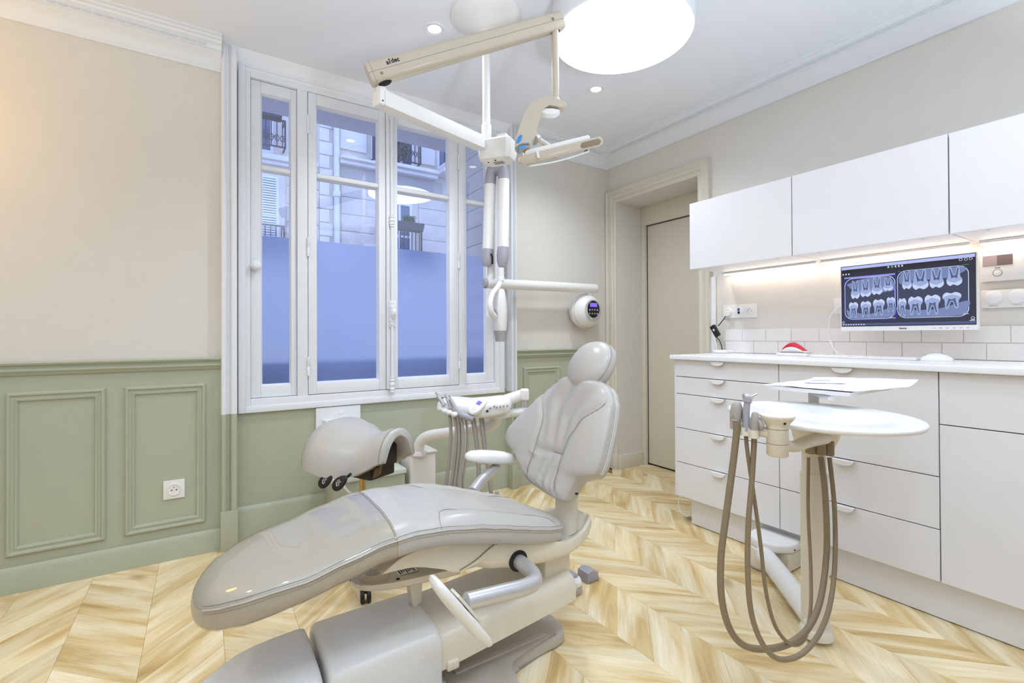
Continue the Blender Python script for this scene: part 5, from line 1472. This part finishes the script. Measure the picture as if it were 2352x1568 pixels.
# drop rod and lamp arm
r0 = Vector((1.24, 1.569, 2.389)); r1 = Vector((1.243, 1.569, 2.075)); r1.x, r1.y = r0.x, r0.y
obj('drop_rod', MB().tube([r0 + UP * .03, r1], .0155, 20), M['lamp_beige'], t)
obj('rod_sleeve', MB().lathe([(.0185, 0), (.0205, .006), (.0205, .026), (.0165, .032)], r1 - UP * .012, seg=24), M['lamp_beige'], t)
LAO = [(1.104, 1.661, 1.881), (1.098, 1.665, 1.894), (1.107, 1.659, 1.941), (1.13, 1.643, 2.018), (1.144, 1.634, 2.05), (1.164, 1.621, 2.074), (1.191, 1.603, 2.088), (1.22, 1.584, 2.09), (1.263, 1.556, 2.077), (1.277, 1.548, 2.068), (1.277, 1.548, 2.055), (1.269, 1.553, 2.048), (1.232, 1.577, 2.055), (1.211, 1.59, 2.057), (1.199, 1.598, 2.048), (1.191, 1.604, 2.021), (1.174, 1.615, 1.952), (1.162, 1.623, 1.911), (1.144, 1.636, 1.888), (1.122, 1.65, 1.877)]
la = obj('lamp_arm', MB().slab([p - AWAY * .026 for p in curve(LAO + LAO[:1], 3)[:-1]], AWAY * .052, .009, 4), M['lamp_beige'], t, angle=50)
LI = [(1.196, 1.6, 2.05), (1.229, 1.579, 2.05), (1.254, 1.563, 2.044), (1.257, 1.561, 2.035), (1.242, 1.571, 2.024), (1.22, 1.585, 2.022), (1.202, 1.597, 2.028), (1.191, 1.604, 2.032)]
obj('arm_underside', MB().slab([Vector(p) - AWAY * .018 for p in LI], AWAY * .040, .006, 3), M['plastic'], la, angle=50)
LBt = [(1.104, 1.661, 1.886), (1.113, 1.655, 1.895), (1.13, 1.644, 1.901), (1.15, 1.631, 1.902), (1.147, 1.634, 1.893), (1.134, 1.642, 1.882), (1.119, 1.652, 1.877), (1.108, 1.659, 1.879)]
obj('blue_base', MB().slab([Vector(p) - AWAY * .0268 for p in LBt], AWAY * .0536, .0), M['blue'], la, angle=50)
obj('taupe_band', MB().tube([(1.085, 1.64, 1.877), (1.099, 1.631, 1.888), (1.109, 1.624, 1.895), (1.12, 1.617, 1.895), (1.134, 1.609, 1.895)], .0030, 8, 4), M['hose'], la)
LS = [(1.087, 1.64, 1.901), (1.09, 1.638, 1.915), (1.098, 1.633, 1.93), (1.107, 1.627, 1.935), (1.11, 1.625, 1.93), (1.107, 1.627, 1.913), (1.098, 1.633, 1.901)]
obj('blue_button', MB().slab([Vector(p) - AWAY * .002 for p in LS], AWAY * .006, 0), M['blue'], la)
b = MB().tube([(1.092, 1.634, 1.905), (1.1, 1.629, 1.914)], .0012, 5).tube([(1.095, 1.632, 1.918), (1.104, 1.626, 1.927)], .0012, 5)
obj('button_ridges', b, mat('dark_blue', (36, 110, 170), .4), la)
obj('knuckle', MB().tube([(1.171, 1.629, 1.926), (1.205, 1.655, 1.95)], .020, 18), M['hose_grey'], t)
obj('yoke_rod', MB().tube([(1.198, 1.648, 1.946), (1.263, 1.641, 1.92)], .0125, 14), M['lamp_beige'], t)
# lamp head: flat bars, reflector shield below
hA, hB = Vector((1.139, 1.698, 1.851)), Vector((1.433, 1.507, 1.936))
dH = (hB - hA).normalized(); LH = (hB - hA).length
vH = (AWAY + UP * .34).normalized(); fH = (vH - dH * vH.dot(dH)).normalized(); uH = dH.cross(fH)
if uH.z < 0: uH = -uH; 
Ml = Matrix(((dH.x, fH.x, uH.x, hA.x), (dH.y, fH.y, uH.y, hA.y), (dH.z, fH.z, uH.z, hA.z), (0, 0, 0, 1)))
def bar_shape(x0, x1, z0, z1, y0, y1, r):
    pts = []
    for cx, cz, a0 in ((x1 - r, z1 - r, 0), (x0 + r, z1 - r, 90), (x0 + r, z0 + r, 180), (x1 - r, z0 + r, 270)):
        for k in range(6):
            a = math.radians(a0 + 18 * k); pts.append(Ml @ Vector((cx + r * math.cos(a), y0, cz + r * math.sin(a))))
    return MB().slab(pts, fH * (y1 - y0), .004, 2)
lh = obj('lamp_head', bar_shape(.002, LH - .002, -.019, .019, -.060, .030, .016), M['lamp_beige'], t, angle=45)
obj('head_cover', bar_shape(.030, LH - .050, .012, .036, -.045, .055, .010), M['plastic'], lh, angle=45)
obj('grip_slot', bar_shape(LH - .100, LH - .012, -.012, .012, -.0608, -.052, .011), M['hose'], lh)
obj('sensor_tab', MB().tube([Ml @ Vector((.078, -.062, .020)), Ml @ Vector((.078, -.064, -.006))], .0062, 12), M['plastic'], lh)
sh = []
for i in range(13):
    u = i / 12; x = .035 + u * (LH - .10); z = -.025 - .008 * math.sin(PI * u)
    sh.append([Ml @ Vector((x, y, z + dz)) for y, dz in ((-.050, 0), (.045, 0), (.045, -.006), (-.050, -.006))])
obj('front_shield', MB().loft(sh), mat('clear_shield', (236, 240, 238), .08), lh)
b = MB()
for x in (.034, LH - .068): b.box(x, x + .008, -.040, .036, -.032, -.016, .002, 1, Ml)
obj('shield_mount', b, M['plastic'], lh)

# =================================================================== ASSISTANT POST with oval worktop and hoses
t = thing('hose_stand', (1.87, .865, 0), 'white hose stand with an oval worktop in front of the white cabinets', 'dental unit')
obj('plinth_housing', MB().box(2.265, 2.395, 1.155, 1.345, .005, .088, .010, 3), M['plastic_warm'], t)
obj('housing_lid', MB().slab([(2.395, 1.150, .088), (2.395, 1.360, .088), (2.30, 1.360, .088), (2.235, 1.335, .088), (2.205, 1.27, .088), (2.225, 1.19, .088), (2.28, 1.150, .088)], (0, 0, .042), .016, 4), M['plastic'], t, angle=60)
obj('lid_screw', MB().lathe([(.004, 0), (.004, .002)], (2.30, 1.1495, .105), (0, -1, 0), 10), M['dark'], t)
obj('pivot_drum', MB().lathe([(.052, .006), (.056, .010), (.056, .070), (.050, .090)], (2.235, 1.262, 0), seg=30), M['plastic_warm'], t)
obj('drum_ring', MB().lathe([(.0605, .004), (.0605, .010)], (2.235, 1.262, 0), seg=30), M['hose_grey'], t)
obj('floor_arm', MB().tube([(2.225, 1.252, .066), (2.02, 1.025, .063), (1.86, .850, .060)], .042, 24, 3), M['plastic'], t)
obj('post_foot', MB().lathe([(.045, .012), (.055, .016), (.055, .034), (.046, .046)], (1.868, .860, 0), seg=32), M['plastic_warm'], t)
cr = .040
def sq(cx, cy, z, rx, ry, e=.55, n=28):
    return [Vector((cx, cy, z)) + DIAG * (rx * math.copysign(abs(math.cos(a)) ** e, math.cos(a))) + AWAY * (ry * math.copysign(abs(math.sin(a)) ** e, math.sin(a))) for a in [2 * PI * k / n for k in range(n)]]
obj('post', MB().loft([sq(1.872, .865, z, .040, .036) for z in (.020, .60)]), M['plastic_warm'], t, angle=50)
obj('post_upper', MB().loft([sq(1.872, .865, z, .035, .031) for z in (.60, .74)]), M['plastic_warm'], t, angle=50)
hd0 = [(1.868, .860, .690, .046, .040), (1.862, .857, .704, .056, .054), (1.850, .850, .735, .062, .066), (1.832, .842, .770, .064, .080), (1.805, .832, .800, .068, .09), (1.785, .82, .826, .075, .10)]
obj('post_head', MB().loft([sq(a, b_, z, rx, ry, .6) for a, b_, z, rx, ry in hd0]), M['plastic_warm'], t, angle=50)
for p in ((1.717, 0.803, 0.719), (1.733, 0.78, 0.717), (1.768, 0.769, 0.713)):
    obj('hose_collar', MB().lathe([(.0125, -.016), (.0155, -.014), (.0155, .020), (.0155, .03)], p, seg=18), M['hose'], t)
# oval worktop with sunken basin
OC = Vector((1.594, .726, .860)); OA = Vector((-.481, -.877, 0)); OB = Vector((-.877, .481, 0))
def oval(k, dz, e=1.0): return [OC + OA * (.281 * k * math.cos(a)) + OB * (.242 * k * math.sin(a)) + UP * dz for a in [2 * PI * i / 72 for i in range(72)]]
def basin(k, dz):
    P = []
    for i in range(72):
        a = 2 * PI * i / 72; c, s_ = math.cos(a), math.sin(a)
        P.append(OC + AWAY * .012 + OA * (.200 * k * math.copysign(abs(c) ** .62, c)) + OB * (.125 * k * math.copysign(abs(s_) ** .62, s_)) + UP * dz)
    return P
ov = obj('oval_worktop', MB().loft([basin(.4, -.033), basin(.93, -.032), basin(1.0, -.016), oval(.95, -.0155), oval(.985, -.014), oval(1.0, -.009), oval(1.0, -.0035), oval(.992, 0), oval(.97, .0005), basin(1.0, .0), basin(.97, -.003), basin(.91, -.018), basin(.86, -.024), basin(.4, -.025)]), M['worktop'], t, angle=60)
obj('basin_label', MB().box(-.012, .012, -.006, .006, 0, .0006, 0, 1, Matrix.Translation(OC + OA * .03 - OB * .02 + UP * -.0248)), M['plastic'], ov)
# bracket arm and grip in front
obj('bracket_arm', MB().tube([(1.746, 0.778, 0.756), (1.596, 0.755, 0.767), (1.411, 0.709, 0.784), (1.309, 0.691, 0.817)], lambda u: .026 - .010 * u, 18, 5, flat=.8), M['plastic_warm'], t)
cu = (1.289, 0.686, 0.836)
obj('grip_body', MB().lathe([(.0235, -.056), (.0265, -.053), (.0265, .022), (.029, .030), (.040, .044), (.0425, .049), (.0415, .053), (.034, .054)], cu, seg=36), M['plastic_warm'], t, angle=50)
for dz in (.017, -.022):
    obj('grip_joint', MB().lathe([(.0268, -.0007), (.0268, .0007)], (cu[0], cu[1], cu[2] + dz), seg=32), M['hose'], t)
obj('grip_pin', MB().lathe([(.003, 0), (.003, .003)], Vector(cu) - AWAY * .034 + UP * .036, -AWAY, 10), M['dark'], t)
obj('holder_bar', MB().tube([(1.281, 0.697, 0.84), (1.274, 0.737, 0.842), (1.259, 0.783, 0.857)], .0145, 18, 3), M['plastic_warm'], t)
# three instruments in their holders
HV = (1.243, 0.775, 0.887)
h1 = obj('suction_handle', MB().lathe([(.0115, -.045), (.0125, -.031), (.015, -.018), (.0165, .0), (.015, .020), (.010, .030), (.006, .032)], HV, (.05, -.1, 1), 22, sx=.8), M['hose_grey'], t)
obj('slide_knob', MB().lathe([(.001, .011), (.014, .009), (.016, 0), (.014, -.004)], Vector(HV) + DIAG * .018 - AWAY * .006 - UP * .004, (.78, -.55, .1), 24, sx=1.45), mat('pale_green_grey', (206, 210, 200), .35), h1)
obj('suction_clip', MB().tube([(1.225, 0.775, 0.88), (1.225, 0.775, 0.872), (1.233, 0.769, 0.867), (1.243, 0.763, 0.872)], .0022, 6, 4), M['chrome'], h1)
h2_ = obj('air_syringe', MB().tube([(1.247, 0.749, 0.84), (1.248, 0.748, 0.864), (1.248, 0.748, 0.894), (1.25, 0.746, 0.917), (1.252, 0.745, 0.933)], lambda u: .0092 + .0035 * (u > .75) - .0026 * abs(u - .45), 16, 5), M['plastic_grey'], t)
obj('syringe_head', MB().tube([(1.242, 0.751, 0.933), (1.253, 0.744, 0.933), (1.256, 0.742, 0.928)], .0100, 14, 2), M['satin'], h2_)
obj('syringe_nozzle', MB().tube([(1.247, 0.742, 0.932), (1.255, 0.737, 0.935), (1.267, 0.729, 0.942)], .0036, 10, 3), M['chrome'], h2_)
obj('holder_ring', MB().lathe([(.0128, -.011), (.0128, .011)], (1.251, 0.752, 0.839), seg=18), M['plastic_warm'], t)
h3 = obj('saliva_handle', MB().lathe([(.008, -.042), (.0092, -.026), (.0118, -.004), (.0118, .013), (.009, .026), (.006, .030)], (1.255, 0.728, 0.864), (.02, -.05, 1), 18, sx=.85), M['hose_grey'], t)
obj('slide_knob', MB().lathe([(.001, .010), (.010, .008), (.011, 0), (.009, -.003)], Vector((1.252, 0.721, 0.865)) + DIAG * .006, (.78, -.55, .1), 20, sx=1.7), M['hose_grey'], h3)
obj('holder_ring', MB().lathe([(.0125, -.011), (.0125, .011)], (1.256, 0.731, 0.835), seg=18), M['plastic_warm'], t)
def ribbed(pts, r, pitch, depth):
    P = curve([Vector(p) for p in pts], 10)
    L = [0.0]
    for a, b_ in zip(P, P[1:]): L.append(L[-1] + (b_ - a).length)
    n = int(L[-1] / pitch * 4); Q = []; j = 0
    for i in range(n + 1):
        s = L[-1] * i / n
        while j < len(L) - 2 and L[j + 1] < s: j += 1
        Q.append(P[j].lerp(P[j + 1], (s - L[j]) / max(1e-9, L[j + 1] - L[j])))
    return MB().tube(Q, lambda u: r * (1 + depth * (1, .4, -1, .4)[int(round(u * n)) % 4]), 12)
T1 = [(1.237, 0.769, 0.864), (1.239, 0.772, 0.825), (1.237, 0.784, 0.726), (1.23, 0.798, 0.603), (1.225, 0.812, 0.477), (1.232, 0.816, 0.363), (1.262, 0.813, 0.269), (1.308, 0.8, 0.21), (1.373, 0.774, 0.188), (1.475, 0.756, 0.177), (1.578, 0.748, 0.196), (1.686, 0.761, 0.251), (1.768, 0.779, 0.38), (1.753, 0.775, 0.56), (1.815, 0.815, 0.674)]
obj('suction_hose', ribbed(T1, .0094, .0030, .022), M['hose'], t)
T2 = [(1.27, 0.738, 0.839), (1.273, 0.742, 0.79), (1.268, 0.746, 0.694), (1.261, 0.752, 0.587), (1.259, 0.754, 0.467), (1.271, 0.755, 0.355), (1.296, 0.749, 0.272), (1.332, 0.735, 0.212), (1.375, 0.717, 0.189), (1.455, 0.705, 0.186), (1.567, 0.71, 0.206), (1.687, 0.733, 0.25), (1.769, 0.754, 0.36), (1.825, 0.779, 0.515), (1.844, 0.801, 0.672)]
obj('saliva_hose', ribbed(T2, .0074, .0028, .018), M['hose'], t)
T3 = [(1.258, 0.756, 0.84), (1.264, 0.756, 0.789), (1.282, 0.755, 0.702), (1.301, 0.752, 0.602), (1.319, 0.75, 0.501), (1.336, 0.748, 0.387), (1.382, 0.752, 0.278), (1.434, 0.75, 0.21), (1.503, 0.752, 0.165), (1.593, 0.766, 0.151), (1.679, 0.79, 0.198), (1.736, 0.815, 0.315), (1.766, 0.836, 0.495), (1.793, 0.846, 0.67)]
obj('syringe_hose', MB().tube(T3, .0054, 12, 8), M['hose'], t)
# instrument tray on its own stem
t2 = obj('tray_stem', MB().lathe([(.017, .84), (.017, .8985)], (1.868, .862, 0), seg=24), M['plastic'], t)
TX0, TX1, TY0, TY1, TZ = 1.735, 2.085, .690, .985, .903
obj('tray_support', MB().tube([(1.868, .862, .889), (1.80, .80, .889), (1.76, .755, .890)], .013, 12, 3, flat=.6), M['plastic'], t)
tag(obj('instrument_tray', MB().loft([[(x, y, z) for x, y in ((TX0 + i, TY0 + i), (TX1 - i, TY0 + i), (TX1 - i, TY1 - i), (TX0 + i, TY1 - i))] for i, z in ((.012, TZ), (.010, TZ), (0, TZ + .014), (.002, TZ + .014), (.013, TZ + .003), (.014, TZ + .003))], True, True), M['plastic']),
    'shallow white instrument tray above the oval worktop, paper lying on it', 'tray')
# paper liner, corner curling up at the near right
nx, ny = 22, 22
bm = bmesh.new(); grid = []
for j in range(ny + 1):
    row = []
    for i in range(nx + 1):
        u, v = i / nx, j / ny
        x = TX0 + .006 + u * (TX1 - TX0 + .020); y = TY1 - .014 - v * (TY1 - TY0 - .004 + .05 * u)
        z = TZ + .0165 + .002 * noise.noise(Vector((x * 22, y * 22, .3)))
        k = max(0, u - .80) / .20; z += .022 * k * k * (0.4 + .6 * v)
        z += .0012
        row.append(bm.verts.new((x, y, z)))
    grid.append(row)
for j in range(ny):
    for i in range(nx): bm.faces.new([grid[j][i], grid[j][i + 1], grid[j + 1][i + 1], grid[j + 1][i]])
g = bmesh.ops.extrude_face_region(bm, geom=bm.faces[:])
bmesh.ops.translate(bm, verts=[v for v in g['geom'] if isinstance(v, bmesh.types.BMVert)], vec=(0, 0, -.0008))
bmesh.ops.recalc_face_normals(bm, faces=bm.faces)
tag(obj('paper_liner', bm, M['paper']), 'white paper sheet with a curled corner covering the instrument tray', 'paper')
pk = [Vector((x, y, TZ + .0195)) for x, y in ((1.89, .90), (1.93, .845), (1.98, .80), (2.0, .83), (1.955, .885), (1.915, .92))]
t3 = tag(obj('instrument_pouch', MB().slab(pk, (0, 0, .008), .003, 2), M['paper']), 'small crumpled white pouch with blue print on the tray paper', 'pouch')
obj('pouch_print', MB().tube([(1.915, .888, TZ + .0278), (1.935, .868, TZ + .0281), (1.945, .872, TZ + .0281), (1.955, .845, TZ + .0280)], .0014, 5, 3), mat('pale_blue_ink', (130, 150, 215), .7), t3)
